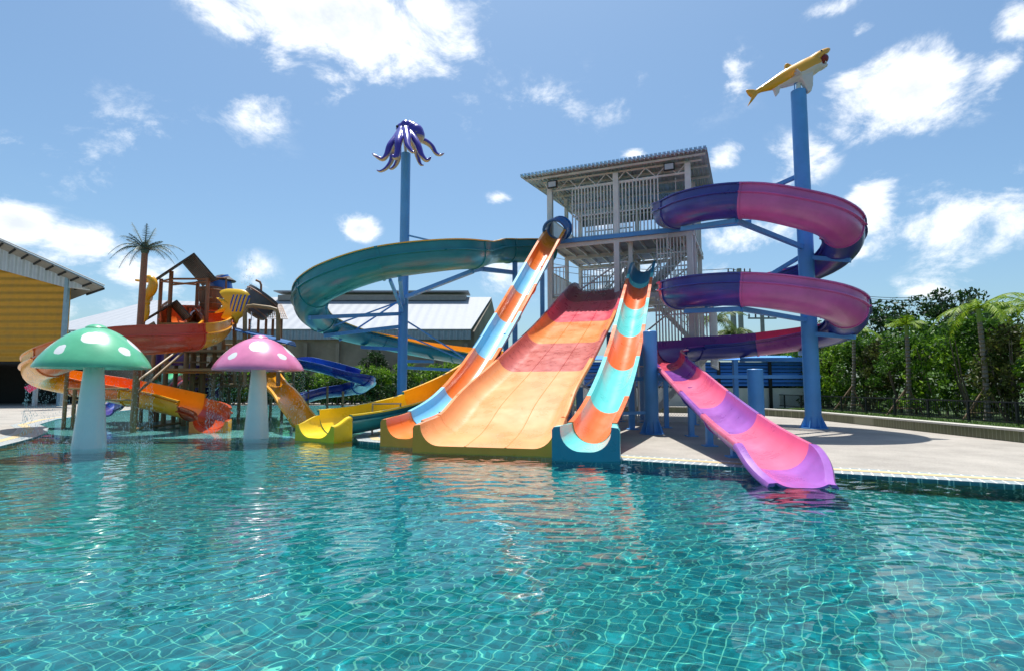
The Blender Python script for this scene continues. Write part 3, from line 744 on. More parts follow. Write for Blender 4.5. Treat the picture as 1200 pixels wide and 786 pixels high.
# body hub and mantle (dx right, dy down in units of the measured grid, yy depth in metres)
mb.ell(O(-1,-28), (.34,.36,.32), 20); mb.ell(O(1,-25), (.36,.40,.30), 20)
for (dx, dy, rr) in ((2,-33,.24),(7,-31,.30),(11,-27,.38),(14,-24,.42),(16,-21,.38)): mb.ell(O(dx,dy,-.15), (rr,rr,rr*1.05), 18)
tents = [[(-2,-28,-.2),(-8,-19,-.7),(-16,-9,-1.1),(-20,2,-1.2),(-25,7,-1.2),(-33,3,-1.2),(-37,0,-1.2)],
 [(-3,-26,.3),(-9,-16,.8),(-13,-4,1.1),(-14,8,1.2),(-20,17,1.2),(-27,21,1.2),(-32,19.5,1.2)],
 [(-2,-26,-.4),(-6,-14,-1.2),(-7,-3,-1.4),(-9,5,-1.5),(-12,4,-1.5),(-13,1,-1.45)],
 [(-1,-24,.5),(-6,-10,1.3),(-6,4,1.5),(-9,13,1.6),(-14,18,1.6),(-18,17,1.6)],
 [(2,-28,-.4),(4,-18,-1.1),(5,-9,-1.5),(10,-2,-1.7),(13,-2,-1.8)],
 [(4,-26,.4),(9,-13,.9),(14,-4,1.2),(17,6,1.3),(20,13,1.3),(24,14,1.3)],
 [(4,-27,-.2),(11,-19,-.7),(17,-9,-1.0),(21,2,-1.1),(26,8,-1.1),(30,7,-1.1),(32,3.5,-1.1)],
 [(5,-25,.2),(14,-18,.5),(25,-14,.6),(33,-8,.7),(38,0,.7),(43,2,.7),(48,-.5,.7)]]
for t in tents:
    pp = crom([O(*q) for q in t], 6); n = len(pp)
    mb.tube(pp, [.19*(1-i/(n-1))**.75 + .022 for i in range(n)], 10)
o = mb.build('body', om, ot); remesh(o, .028, 2); o.data.name = 'body'
MB().tube([ow, O(0,-22)], .07, 10).build('mounting_stub', M_wd, ot)
mb = MB()
for s in (-1, 1): mb.ell(O(-4+s*3.5,-31.5,-.32), (.07,.05,.07), 10)
mb.build('eye', M_black, ot)
# shark
sw = sc_ + UP*sh_h
sh = thing('shark_figure', sw, 'yellow and white shark figure with open jaws on top of the tallest pole', 'shark')
ps = 22.2/F
def S2(X, Y_, yy=0): return sw + Vector(((X-930)*ps, yy, -(Y_-107)*ps))
# centre line and half heights / half widths in measured units
body = [(876,110.5,2.4,1.2),(884,105.5,3.6,2.2),(892,102,5.2,3.8),(901,98,7.4,5.6),(911,93.5,9.8,7.4),(921,89,11.4,8.8),(931,84.5,12.2,9.6),(941,79,12.2,9.8),(949,74,11.2,9.4),(954,70.5,9.8,8.8)]
def ringmesh(mb, rows, n=20):
    o = len(mb.v); k = len(rows)
    for i, (X, Y_, h, w) in enumerate(rows):
        a = rows[max(0,i-1)]; b_ = rows[min(k-1,i+1)]; t = Vector((b_[0]-a[0],0,-(b_[1]-a[1]))).normalized(); u = Vector((-t.z,0,t.x))
        if u.z < 0: u = -u
        c = S2(X, Y_)
        for j in range(n):
            an = 2*math.pi*j/n; mb.v.append(c + u*(math.sin(an)*h*ps) + Vector((0,1,0))*(math.cos(an)*w*ps))
    for i in range(k-1):
        for j in range(n):
            a = o+i*n+j; b_ = o+i*n+(j+1)%n; mb.f.append([a,b_,b_+n,a+n]); mb.m.append(0)
    mb.f.append([o+j for j in range(n)][::-1]); mb.m.append(0); mb.f.append([o+(k-1)*n+j for j in range(n)]); mb.m.append(0)
mb = MB(); ringmesh(mb, body)
ringmesh(mb, [(948,70,7,8.4),(955,63.5,5.4,7.6),(962,58.6,4.3,6.0),(967.5,55.4,3.2,4.0),(970.5,53.8,1.6,2.0)])   # snout
ringmesh(mb, [(944,81,7,8.0),(953,78.5,5.2,7.0),(960,76.5,3.6,5.2),(966,74.2,2.0,3.2)])        # lower jaw
def fin(mb, pts, th, yy=0, tw_=0):
    n = len(pts); a = [S2(x, y, yy-th) for x, y in pts]; b_ = [S2(x, y, yy+th) for x, y in pts]
    mb.add(a + b_, [list(range(n))[::-1], [n+i for i in range(n)]] + [[i,(i+1)%n,n+(i+1)%n,n+i] for i in range(n)])
fin(mb, [(880,107),(874,105),(866,106),(869,112),(873,115),(870,121),(867,127.5),(873,121),(880,112)], .07)
fin(mb, [(914,92),(915,82),(914.5,73.5),(918,72.5),(922,75),(924,88)], .09)
fin(mb, [(900,100),(900.5,108),(902.5,114),(906,110),(909,98)], .08)
fin(mb, [(930,94),(938,112.5),(942,111),(944.5,103),(945,88)], .12, -.15)
mb.add([S2(920,92,-.1), S2(934,86,-.15), S2(913,97,-1.15), S2(908,98.5,-1.2), S2(920,94,-.1), S2(934,88.5,-.15), S2(910,99,-1.2)], [(0,1,2,3),(5,4,6),(0,3,6,4),(1,5,6,2),(0,4,5,1),(2,6,3)])
sm = bpy.data.materials.new('shark_paint'); sm.use_nodes = True; N = sm.node_tree.nodes; L = sm.node_tree.links; b = N['Principled BSDF']
tc = N.new('ShaderNodeTexCoord'); no = N.new('ShaderNodeTexNoise'); no.inputs['Scale'].default_value = 4; L.new(tc.outputs['Object'], no.inputs['Vector'])
vm = N.new('ShaderNodeVectorMath'); vm.operation = 'DOT_PRODUCT'; ddir = Vector((-.47,0,.88)); vm.inputs[1].default_value = ddir; L.new(tc.outputs['Object'], vm.inputs[0])
thr = ddir.dot(S2(931,88)-sw)
m1 = N.new('ShaderNodeMath'); m1.operation = 'MULTIPLY_ADD'; m1.inputs[1].default_value = .12; L.new(no.outputs['Fac'], m1.inputs[0]); L.new(vm.outputs['Value'], m1.inputs[2])
m3 = N.new('ShaderNodeMath'); m3.operation = 'GREATER_THAN'; m3.inputs[1].default_value = thr+.06; L.new(m1.outputs[0], m3.inputs[0])
sxn = N.new('ShaderNodeSeparateXYZ'); L.new(tc.outputs['Object'], sxn.inputs[0]); m4 = N.new('ShaderNodeMath'); m4.operation = 'LESS_THAN'; m4.inputs[1].default_value = (896-930)*ps; L.new(sxn.outputs['X'], m4.inputs[0])
m5 = N.new('ShaderNodeMath'); m5.operation = 'MAXIMUM'; L.new(m3.outputs[0], m5.inputs[0]); L.new(m4.outputs[0], m5.inputs[1])
mx = N.new('ShaderNodeMixRGB'); mx.inputs['Color1'].default_value = lin('#d9cfc9'); mx.inputs['Color2'].default_value = lin('#e0a012'); L.new(m5.outputs[0], mx.inputs['Fac']); L.new(mx.outputs['Color'], b.inputs['Base Color']); b.inputs['Roughness'].default_value = .3; b.inputs['Coat Weight'].default_value = .3
o = mb.build('body', sm, sh); remesh(o, .035, 3)
M_red = mat('dark_red_mouth', '#7d1414', rough=.4); M_tooth = mat('white_teeth', '#e8e4da', rough=.4)
mb = MB(); mb.ell(S2(961,67.6,0), (7.5*ps,7.0*ps,6.0*ps), 16, (Vector((.78,0,.62)), Vector((0,1,0)), Vector((-.62,0,.78)))); mb.build('mouth', M_red, sh)
mb = MB()
for k in range(9):
    a = -1.2+2.4*k/8
    for (X, Y_, dn) in ((961.5+4*math.cos(a), 62.8-1.3*math.cos(a), 1), (960.5+4*math.cos(a), 73.6-.4*math.cos(a), -1)):
        c = S2(X, Y_, -math.sin(a)*5.2*ps); mb.add([c+Vector((.035,0,0)), c+Vector((-.035,.03,0)), c+Vector((-.035,-.03,0)), c-UP*(.10*dn)], [(0,1,2),(0,3,1),(1,3,2),(2,3,0)])
mb.build('teeth', M_tooth, sh, smooth=False)
mb = MB(); mb.ell(S2(957,59.8,-6.0*ps), (.05,.03,.05), 10); mb.build('eye', M_black, sh)
MB().tube([sw, S2(931,90)], .09, 12).build('mounting_stub', M_stem, sh)
MB().tube([S2(924,106,-.1), S2(924,100,-.1), S2(927,98,-.1)], .02, 6).build('bracket', M_blue, sh)

# ============================== PLAY STRUCTURE ==============================
BR = mat('brown_painted_steel', '#8c6448', rough=.5, var=.15, dirt=.25); BR2 = mat('olive_brown_painted_steel', '#8f7650', rough=.5, var=.15, dirt=.25)
DR = mat('dark_roof_panel', '#3a3532', rough=.6, wave=((0,1,0),4,.03)); WD = mat('wood_look_staves', '#75503a', rough=.6, wave=((1,.3,0),4,.02), var=.25)
BK = mat('dark_bucket', '#4a4c50', rough=.45, var=.25, dirt=.3)
play = thing('play_structure', (-11,25,-.3), 'brown multi-level water play frame with a gabled hut, platforms and stairs', 'play structure')
def V(px, py, Y): return at(px, py, Y)
def ppost(px, ytop, Y, ybot=None, w=.11, m=BR):
    t = V(px, ytop, Y); z0 = -.3 if ybot is None else V(px, ybot, Y).z
    o = MB().tube([(t.x,t.y,z0),(t.x,t.y,t.z)], w*.5*1.15, 10).build('post', m, play)
    return t
def pbar(a, b, w=.08, m=BR, name='rail'):
    return MB().tube([V(*a), V(*b)], w*.55, 8).build(name, m, play)
# hut posts and roof
for p, yt, Y in ((189,327,26.8),(201,318,24.6),(244,326,24.6),(232,330,26.8)): ppost(p, yt, Y, w=.15)
def panel(mb, P, th=.06):
    P = [Vector(p) for p in P]; n = len(P); nn = (P[1]-P[0]).cross(P[2]-P[0]).normalized()*th
    mb.add(P + [p+nn for p in P], [list(range(n)), [n+i for i in range(n)][::-1]] + [[i,n+i,n+(i+1)%n,(i+1)%n] for i in range(n)])
L0, A0, R0 = V(181,327,24.0), V(226,297,24.0), V(253,328,24.0)
bk_ = V(213,308,26.6) - A0
for q in (L0, R0):
    mb = MB(); panel(mb, [A0, q, q+bk_, A0+bk_]); mb.build('roof', DR, play, smooth=False)
pbar((201,334,24.6),(244,330,24.6)); pbar((201,327,24.6),(244,327,24.6)); pbar((189,330,26.8),(232,334,26.8)); pbar((189,330,26.8),(201,327,24.6))
# hut railings (lattice)
mb = MB(); a, b_ = V(189,352,26.8), V(201,352,24.6)
def lattice(mb, A, B, z0, z1, k=7):
    for i in range(k+1):
        c = A.lerp(B, i/k); mb.bar(Vector((c.x,c.y,z0)), Vector((c.x,c.y,z1)), .035)
    for i in range(k):
        c = A.lerp(B, i/k); d = A.lerp(B, (i+1)/k); mb.bar(Vector((c.x,c.y,z0)), Vector((d.x,d.y,z1)), .03); mb.bar(Vector((c.x,c.y,z1)), Vector((d.x,d.y,z0)), .03)
    mb.bar(Vector((A.x,A.y,z1)), Vector((B.x,B.y,z1)), .06); mb.bar(Vector((A.x,A.y,z0)), Vector((B.x,B.y,z0)), .06)
zf = V(200,380,25).z
mb = MB(); lattice(mb, a, b_, zf+.05, zf+1.05); lattice(mb, a, V(232,352,26.8), zf+.05, zf+1.0, 8); lattice(mb, V(244,352,24.6), V(232,352,26.8), zf+.05, zf+1.0, 5); mb.build('lattice_railing', BR, play, smooth=False)
def deck_(name, P, z, m=BR):
    mb = MB(); q = [Vector((p.x,p.y,z)) for p in P]; panel(mb, q, -.1); return mb.build(name, m, play, smooth=False)
def rect(p0, p1, Y0, Y1, py, Yr): z = V(200,py,Yr).z; return [V(p0,py,Y0), V(p1,py,Y0), V(p1,py,Y1), V(p0,py,Y1)], z
for args in ((186,250,24.3,27.2,380,25),(150,215,24.8,28,402,25),(215,275,23.5,27.5,411,24.5),(262,338,24.5,29,418,26),(195,262,22.6,25.5,432,23.5),(215,330,25,31,451,27)):
    P, z = rect(*args); deck_('platform', P, z, BR2)
# little gabled porch in front of the hut
p, q, r = V(164,377,23.5), V(206,352,23.5), V(223,371,23.5); bk2 = V(199,358,24.8) - V(206,352,23.5)
for s in (p, r): mb = MB(); panel(mb, [q, s, s+bk2, q+bk2], .05); mb.build('porch_roof', DR, play, smooth=False)
# upper walkway rails toward the buckets
for (a, b_) in (((244,349,24.6),(262,349,25.5)),((232,366,26.0),(262,366,26.0)),((150,386,25),(200,386,25)),((150,392,25),(200,392,25)),((214,399,24),(262,399,24)),((262,404,25.5),(335,404,25.5)),((262,411,25.5),(335,411,25.5)),((195,436,23),(262,436,23)),((195,424,24),(245,424,24)),((215,446,25),(330,446,25)),((215,440,26),(330,440,26)),((262,450,24),(345,450,24))):
    pbar(a, b_, .07, BR2)
mb = MB()
for (p0, p1, y0, y1, Y) in ((264,336,404,419,25.5),(150,196,386,402,25),(216,328,438,452,27)):
    k = int((p1-p0)/4)
    for i in range(k+1): mb.bar(V(p0+(p1-p0)*i/k,y0,Y), V(p0+(p1-p0)*i/k,y1,Y), .03)
mb.build('balusters', BR2, play, smooth=False)
# standing posts
for p, yt, Y, w in ((196,400,24,.16),(207,415,24.6,.16),(219,410,24,.18),(227,412,24.4,.2),(238,412,24.6,.2),(252,405,24.5,.14),(262,398,25.5,.14),(271,404,27,.12),(283,400,25,.12),(296,404,26,.12),(262,418,30,.12),(281,436,31,.1),(309,404,26.5,.12),(320,398,28,.12),(333,404,26,.12),(344,430,27,.12),(170,398,25,.14),(181,402,24,.14),(188,420,27,.14),(245,430,28,.12),(162,402,27,.12),(232,430,30,.12),(213,436,29,.1)):
    ppost(p, yt, Y, w=w, m=BR2)
# front ladder stand and its handrails
for p, yt, yb in ((79,432,494),(88,455,498)): ppost(p, yt, 22.5, w=.13, m=BR2)
ppost(159.5, 440, 20.6, w=.17, m=BR2)
pbar((160,447,20.8),(207,412,23),.09,BR2); pbar((157,463,20.8),(214,413,23),.09,BR2); pbar((153,503,21.1),(211,495,24),.09,BR2); pbar((79,455,22.5),(150,455,21.3),.07,BR2); pbar((88,468,22.5),(158,468,20.8),.07,BR2); pbar((211,488,24),(211,497,24),.09,BR2)
# stair flights seen edge on
def stairs(A, B, w, k, m=BR2):
    A = Vector(A); B = Vector(B); d = (B-A); s = Vector((-d.y, d.x, 0)).normalized()*w/2; mb = MB()
    mb.bar(A-s, B-s, .05, .2); mb.bar(A+s, B+s, .05, .2)
    for i in range(k):
        c = A.lerp(B, (i+.5)/k); mb.bar(c-s, c+s, .22, .04)
    mb.build('stair_flight', m, play, smooth=False)
stairs(V(236,450,25), V(262,418,26), .8, 6); stairs(V(150,402,26), V(188,380,26), .8, 6)
# arch frame carrying the buckets
for Y in (23.4, 25.8):
    pts = [V(287,452,Y), V(287,366,Y), V(290,359.5,Y), V(297,358.5,Y), V(317,361,Y), V(324,363,Y), V(326,369,Y), V(326,452,Y)]
    MB().tube(pts, .085, 10).build('arch_frame', BR2, play)
MB().tube([V(275,452,24.5), V(275,367,24.5), V(277,363,24.5), V(284,362,24.4)], .08, 10).build('arch_frame', BR2, play)
MB().tube([V(306,356,25), V(306,334,25), V(304.5,330.5,25), V(300,328.5,25)], .05, 8).build('spout_pipe', BR, play)
MB().tube([V(265,350,25.5), V(265,326,25.5), V(254,326,25.5)], .045, 8).build('spout_pipe', BR, play)
mb = MB()   # mesh roof panel
A, B, C_, D_ = V(317,357,25.2), V(330,356.5,25.2), V(337,374,24.2), V(314,373,24.2)
for i in range(10): mb.bar(A.lerp(B,i/9), D_.lerp(C_,i/9), .02); mb.bar(A.lerp(D_,i/9), B.lerp(C_,i/9), .02)
for i in range(9): mb.bar(A.lerp(B,i/9), D_.lerp(C_,(i+1)/9), .02)
mb.build('mesh_awning', BR, play, smooth=False)
for p in (303, 312, 320, 330, 293): ppost(p, 374, 25.6, 420, w=.1, m=BR)
BLM = mat('blue_slatted_panel', '#1f5f9c', rough=.5, wave=((1,0,0),6,.02))
mb = MB(); panel(mb, [V(273,384,24), V(276,388,23), V(347,406,23), V(345,401,24)], .04); mb.build('blue_canopy', BLM, play, smooth=False)
PUP = fib('deep_violet_panel', '#3c2c80'); GRS = fib('play_green', '#2fa566'); REDS = fib('play_red', '#b3303c'); DBL = fib('dark_blue_fibreglass', '#1b3f9e'); MBL = fib('mid_blue_fibreglass', '#1f68c4')
for (P) in ([V(181,413,24.2), V(216,413,24.2), V(214,428,24.2), V(179,427,24.2)], [V(222,426,27), V(236,428,27), V(246,446,27), V(216,444,27)], [V(226,452,28),V(258,452,28),V(256,466,28),V(224,462,28)]):
    mb = MB(); panel(mb, P, .08); mb.build('violet_panel', PUP, play, smooth=False)
# buckets and figures
def bucket(name, c, ax, r0, r1, h, m, label, cat, hoop=None):
    rt = thing(name, c, label, cat); ax = Vector(ax).normalized(); x = ax.cross(Vector((0,1,0))).normalized(); y = ax.cross(x)
    n = 28; mb = MB(); prof = [(0,-h/2),(r0*.8,-h/2),(r0,-h*.42),((r0+r1)/2*1.06,0),(r1,h/2),(r1*.92,h/2),((r0+r1)/2*.97,0),(r0*.9,-h*.38),(0,-h*.38)]
    o = len(mb.v)
    for (r, z) in prof:
        for j in range(n): a = 2*math.pi*j/n; mb.v.append(Vector(c)+ax*z+x*(r*math.cos(a))+y*(r*math.sin(a)))
    for i in range(len(prof)-1):
        for j in range(n): a = o+i*n+j; b_ = o+i*n+(j+1)%n; mb.f.append([a,b_,b_+n,a+n]); mb.m.append(0)
    mb.build('barrel', m, rt)
    for t in (-.28, .36):
        r = (r0+(r1-r0)*(t+.5))*1.03; pts = [Vector(c)+ax*(h*t)+x*(r*math.cos(2*math.pi*j/24))+y*(r*math.sin(2*math.pi*j/24)) for j in range(25)]
        MB().tube(pts, .03, 6, cap=False).build('hoop', hoop or BR, rt)
    return rt, x, y
bc = V(301,356,24.6); bucket('tipping_bucket', bc, (.50,.22,.80), .66, .71, 1.0, BK, 'large dark tipping bucket tilted on its arched frame above the platform', 'bucket')
bucket('tipping_bucket', V(247,350,25.2), (-.05,0,1), .40,.52,.95, WD, 'brown wood-look tub beside the gabled hut', 'bucket')
bt, bx_, by_ = bucket('tipping_bucket', V(259,337,26.4), (-.35,-.2,.9), .42,.52,.9, MBL, 'blue bucket with a dark lid behind the wood-look tub', 'bucket')
mb = MB(); mb.lathe([(0,.30),(.25,.22),(.58,0),(.55,-.04),(0,-.04)], V(261,329,26.4), 20); mb.build('lid', DR, bt)
# water from the bucket
mb = MB(); s0 = V(295.5,343,24.0)
pts = [Vector((s0.x+.015*math.sin(i), s0.y, s0.z-(s0.z-V(295,392,24).z)*i/14)) for i in range(15)]
mb.tube(pts, [.028-.001*i for i in range(15)], 8); rnd = random.Random(3)
for i in range(160):
    p = V(295+rnd.gauss(0,3.5)-i*.03, 330+rnd.random()*66-26*(i%2), 24); s = rnd.uniform(.008,.018)
    mb.add([p+Vector((s,0,0)), p+Vector((-s*.5,s*.87,0)), p+Vector((-s*.5,-s*.87,0)), p+UP*s*1.4, p-UP*s*1.4], [(0,1,3),(1,2,3),(2,0,3),(1,0,4),(2,1,4),(0,2,4)])
o = mb.build('water_spray', M_drop, None); tag(o, 'thin white jet and spray of water falling beside the dark bucket', 'water spray', kind='stuff')
# striped fish
ft = thing('fish_figure', V(272,356,23.9), 'flat yellow fish figure with blue stripes beside the dark bucket', 'fish')
out = [(255,366),(260,362),(263,358),(260,353),(257,350),(263,351),(268,353),(265,347),(260,344),(266,341),(275,341),(283,342),(288,345),(290,350),(289,357),(287,363),(284,368),(279,372),(277,377),(274,373),(268,372),(262,371),(267,368),(266,364),(261,365)]
# smooth disc of the fish: grid from outline with thickness tapering at the edge
def slab(mb, outline, Y, th, yc=None):
    P = [V(x, y, Y) for x, y in outline]; c = sum(P, Vector())/len(P); n = len(P)
    rings = [(1.0, 0), (.93, .55), (.7, .9), (.35, 1.0)]
    o = len(mb.v)
    for sgn in (-1, 1):
        for f, t in rings:
            for p in P: q = c + (p-c)*f; mb.v.append(Vector((q.x, q.y+sgn*th*t, q.z)))
        mb.v.append(c + Vector((0, sgn*th, 0)))
    K = len(rings)*n+1
    for si in (0, 1):
        b0 = o + si*K
        for i in range(len(rings)-1):
            for j in range(n): a = b0+i*n+j; b_ = b0+i*n+(j+1)%n; mb.f.append([a,b_,b_+n,a+n] if si else [a+n,b_+n,b_,a]); mb.m.append(0)
        for j in range(n): mb.f.append([b0+(len(rings)-1)*n+j, b0+(len(rings)-1)*n+(j+1)%n, b0+K-1]); mb.m.append(0)
fm = bpy.data.materials.new('striped_fish_paint'); fm.use_nodes = True; N = fm.node_tree.nodes; L = fm.node_tree.links; b = N['Principled BSDF']
tc = N.new('ShaderNodeTexCoord'); s_ = N.new('ShaderNodeSeparateXYZ'); L.new(tc.outputs['Object'], s_.inputs[0])
a1 = N.new('ShaderNodeMath'); a1.operation = 'MULTIPLY_ADD'; a1.inputs[1].default_value = -.25; L.new(s_.outputs['Z'], a1.inputs[0]); L.new(s_.outputs['X'], a1.inputs[2])
a2 = N.new('ShaderNodeMath'); a2.operation = 'MULTIPLY'; a2.inputs[1].default_value = 2*math.pi/.155; L.new(a1.outputs[0], a2.inputs[0])
a3 = N.new('ShaderNodeMath'); a3.operation = 'SINE'; L.new(a2.outputs[0], a3.inputs[0]); a4 = N.new('ShaderNodeMath'); a4.operation = 'GREATER_THAN'; a4.inputs[1].default_value = .15; L.new(a3.outputs[0], a4.inputs[0])
a5 = N.new('ShaderNodeMath'); a5.operation = 'GREATER_THAN'; a5.inputs[1].default_value = .0; L.new(s_.outputs['X'], a5.inputs[0])
z1 = N.new('ShaderNodeMath'); z1.operation = 'ABSOLUTE'; L.new(s_.outputs['Z'], z1.inputs[0]); z2 = N.new('ShaderNodeMath'); z2.operation = 'LESS_THAN'; z2.inputs[1].default_value = .36; L.new(z1.outputs[0], z2.inputs[0])
a6 = N.new('ShaderNodeMath'); a6.operation = 'MULTIPLY'; L.new(a4.outputs[0], a6.inputs[0]); L.new(a5.outputs[0], a6.inputs[1]); a7 = N.new('ShaderNodeMath'); a7.operation = 'MULTIPLY'; L.new(a6.outputs[0], a7.inputs[0]); L.new(z2.outputs[0], a7.inputs[1])
mx = N.new('ShaderNodeMixRGB'); mx.inputs['Color1'].default_value = lin('#e3b51c'); mx.inputs['Color2'].default_value = lin('#1d4fa8'); L.new(a7.outputs[0], mx.inputs['Fac']); L.new(mx.outputs['Color'], b.inputs['Base Color']); b.inputs['Roughness'].default_value = .35
oc2 = []
for i in range(len(out)):
    a, b_, c, d = [Vector((*out[(i+k) % len(out)], 0)) for k in (-1, 0, 1, 2)]
    for t in (0, .33, .66): q = .5*((2*b_)+(c-a)*t+(2*a-5*b_+4*c-d)*t*t+(3*b_-a-3*c+d)*t**3); oc2.append((273+(q.x-273)*1.2, 356+(q.y-356)*1.15))
mb = MB(); slab(mb, oc2, 23.9, .16); mb.build('body', fm, ft, sharp=60)
# seahorse
se = V(168,378,23); st = thing('seahorse_figure', se, 'yellow seahorse figure fixed behind the metal palm trunk', 'seahorse')
YP = fib('figure_yellow', '#e2a817')
mb = MB(); pp = crom([V(171,329,23),V(174,326,23),V(178,328,23),V(179.5,334,23),V(177,341,23),V(171.5,347,23),V(169.5,353,23),V(171,361,23),V(171.5,368,23),V(169,375,23),V(165.5,376.5,23),V(164.5,373,23),V(166.5,371.5,23)], 6); n = len(pp)
rad = []
for i in range(n):
    t = i/(n-1); rad.append(.10+.10*math.sin(math.pi*min(1,t*1.15))**1 if t < .55 else max(.035, .17*(1-(t-.5)*1.9)))
mb.tube(pp, rad, 12); mb.tube([V(173,329,23), V(166,329.5,23), V(158.5,328.5,23)], [.10,.06,.05], 10); mb.tube([V(174,326,23), V(174,322.5,23)], [.06,.02], 8)
o = mb.build('body', YP, st); remesh(o, .03, 2)
mb = MB(); mb.ell(V(175.5,349,23.05), (.14,.05,.18), 12); mb.build('fin', mat('pale_fin','#cfc9b4'), st)
MB().tube([se - UP*1.2, V(170,366,23)], .04, 8).build('mounting_stub', BR, st)
# metal palm
PG = mat('painted_palm_leaf', '#38564b', rough=.5, var=.3)
def palm_fronds(mb, c, n, Lf, leaf, droop, rise, seed, wl=.03, jit=.25, nl=16, vary=.2):
    rnd = random.Random(seed)
    for i in range(n):
        a = 2*math.pi*(i+rnd.uniform(-jit,jit))/n; d = Vector((math.cos(a), math.sin(a), 0)); l = Lf*rnd.uniform(1-vary,1+vary*.5); rs = rise*rnd.uniform(.5,1.3); dr = droop*rnd.uniform(.7,1.3)
        pts = [c + d*(l*t*(1-.12*t)) + UP*(rs*l*t - dr*l*t*t) for t in [j/nl for j in range(nl+1)]]
        mb.tube(pts, [max(.006,.028*(1-j/nl)) for j in range(nl+1)], 5)
        s = d.cross(UP)
        for j in range(2, nl+1):
            p = pts[j]; tt = (pts[j]-pts[j-1]).normalized(); t = j/nl; ll = leaf*math.sin(math.pi*min(.97,(.12+.86*t)))**.7
            for sg in (-1, 1):
                for q in (0, .5):
                    p2 = p.lerp(pts[j-1], q); dd = (s*sg*.8 + tt*.65 - UP*rnd.uniform(.1,.75)).normalized()
                    w = tt*wl; e = p2 + dd*ll*rnd.uniform(.8,1.1)
                    mb.add([p2-w, p2+w, e + UP*-.02*ll], [(0,1,2)])
pb = Vector((V(151,500,21.5).x, 21.5, -.3)); ptop = V(170,291,21.5)
pt_ = thing('metal_palm', pb, 'artificial metal palm with a brown pole trunk and thin dark fronds', 'palm')
bb = V(150,500,21.5); MB().tube([Vector((bb.x+.2,21.5,-.3)), Vector((ptop.x,21.5,ptop.z))], [.13,.11], 12).build('trunk', BR, pt_)
mb = MB(); palm_fronds(mb, ptop-UP*.1, 15, 1.42, .26, .75, .62, 5, .011); mb.ell(ptop-UP*.02,(.16,.16,.3),10); palm_fronds(mb, ptop, 7, .8, .2, .3, 1.2, 9, .011); mb.build('fronds', PG, pt_, smooth=False)
# slides on the play structure
def pslide(name, ctrl, prof, bands, label, lipf=None):
    P = Path([V(*c) for c in ctrl], 8); r = thing(name, (P.p[len(P.p)//2].x, P.p[len(P.p)//2].y, -.3), label, 'water slide')
    for (a, b_, mi_, mo) in bands: section(r, P, P.L*a, P.L*b_, prof, mi_, mo, mo, step=.22)
    return P, r
RD = fib('red_fibreglass', '#d4452c'); ROR = fib('red_orange_fibreglass', '#ee7428'); YLO = fib('golden_fibreglass', '#f2a414'); BOR = fib('rust_orange_fibreglass', '#dc702a'); DRD = fib('dark_red_fibreglass', '#c04a1e')
P6, r6 = pslide('spiral_slide', [(205,390,25.0),(212,384,25.8),(226,380,26.6),(240,381,26.6),(250,387,25.6),(254,395,24.0),(247,403,22.4),(228,409,21.0),(195,413,20.1),(160,415,19.6),(125,420,19.5),(90,430,19.6),(60,440,20.2),(45,447,21.6),(50,454,22.6),(75,460,23.2),(105,466,23.2),(140,472,22.8),(175,479,22.5),(205,486,22.3),(228,492,21.9),(244,498,21.4),(249,503,20.9),(244,506.5,20.4)],
   bowl(.50,.45,.22,fw=.05,n=12), [(0,.10,ROR,ROR),(.10,.21,ROR,ROR),(.21,.33,YLO,YLO),(.33,.47,RD,RD),(.47,.53,BOR,BOR),(.53,.70,YLO,YLO),(.70,.80,ROR,ROR),(.80,.91,YLO,YLO)], 'red orange and golden spiral slide coming down from the gabled hut')
def lip6(x):
    t = (x-P6.L*.98)/(P6.L*.02); return boxed(trough(1.0+.06*t,.42,.40,fw=.08,n=6), .16)
section(r6, P6, P6.L*.91, P6.L*.98, bowl(.5,.3,.02,fw=.07,n=12), DRD, DRD, DRD, 'dark red section')
section(r6, P6, P6.L*.98, P6.L, lip6, DRD, OR, YLO, 'dark red end with a golden rim', name='end_lip', vert=True, joint=False, step=.12)
P7, r7 = pslide('wave_slide', [(308,437,24.5),(314,447,23.8),(322,458,23.0),(329,464,22.5),(337,474,21.9),(345,487,21.2),(354,499,20.6)], trough(.85,.3,.34,fw=.06,n=6), [(0,1,YLO,YLO)], 'small golden wavy slide beside the pink mushroom')
P8, r8 = pslide('tube_slide', [(338,432,27),(352,431,26.5),(368,434,26),(385,438,25.6),(402,443,25.2),(418,448,25),(428,453,25.6),(424,459,26.8),(410,462,27.6),(392,464,27.4),(372,467,26.6),(352,473,25.6),(338,479,24.8)], bowl(.36,.18,.05,fw=.05,n=12), [(0,.30,MBL,MBL),(.30,.42,DBL,DBL),(.42,.6,MBL,MBL),(.6,1,DBL,DBL)], 'blue open slide with a dark blue turn beside the pink mushroom')
for px_, py, Y in ((361,455,25.5),(384,452,25.4),(402,458,25),(424,470,26),(432,470,26)): ppost(px_, py, Y, w=.09, m=BR2)
pslide('small_slide', [(214,437,29),(204,441,28),(194,449,27),(187,456,26.5)], trough(.6,.25,.25,fw=.05,n=5), [(0,1,GRS,GRS)], 'small green slide low in the play frame')
pslide('small_slide', [(218,444,28.2),(208,449,27.4),(200,456,26.6),(192,464,26)], trough(.5,.2,.2,fw=.05,n=5), [(0,1,REDS,REDS)], 'small red slide low in the play frame')
pslide('small_slide', [(150,470,27),(140,476,26.4),(130,482,25.8),(122,486,25.2)], trough(.7,.25,.25,fw=.05,n=5), [(0,.5,DBL,REDS),(.5,1,PUP,PUP)], 'small violet and red slide behind the green mushroom')
pslide('small_slide', [(82,432,40),(66,440,39),(50,450,38),(34,459,37.5)], trough(.9,.35,.4,fw=.06,n=5), [(0,.5,PUP,PUP),(.5,1,HOT,HOT)], 'distant violet and pink slide in front of the yellow warehouse')
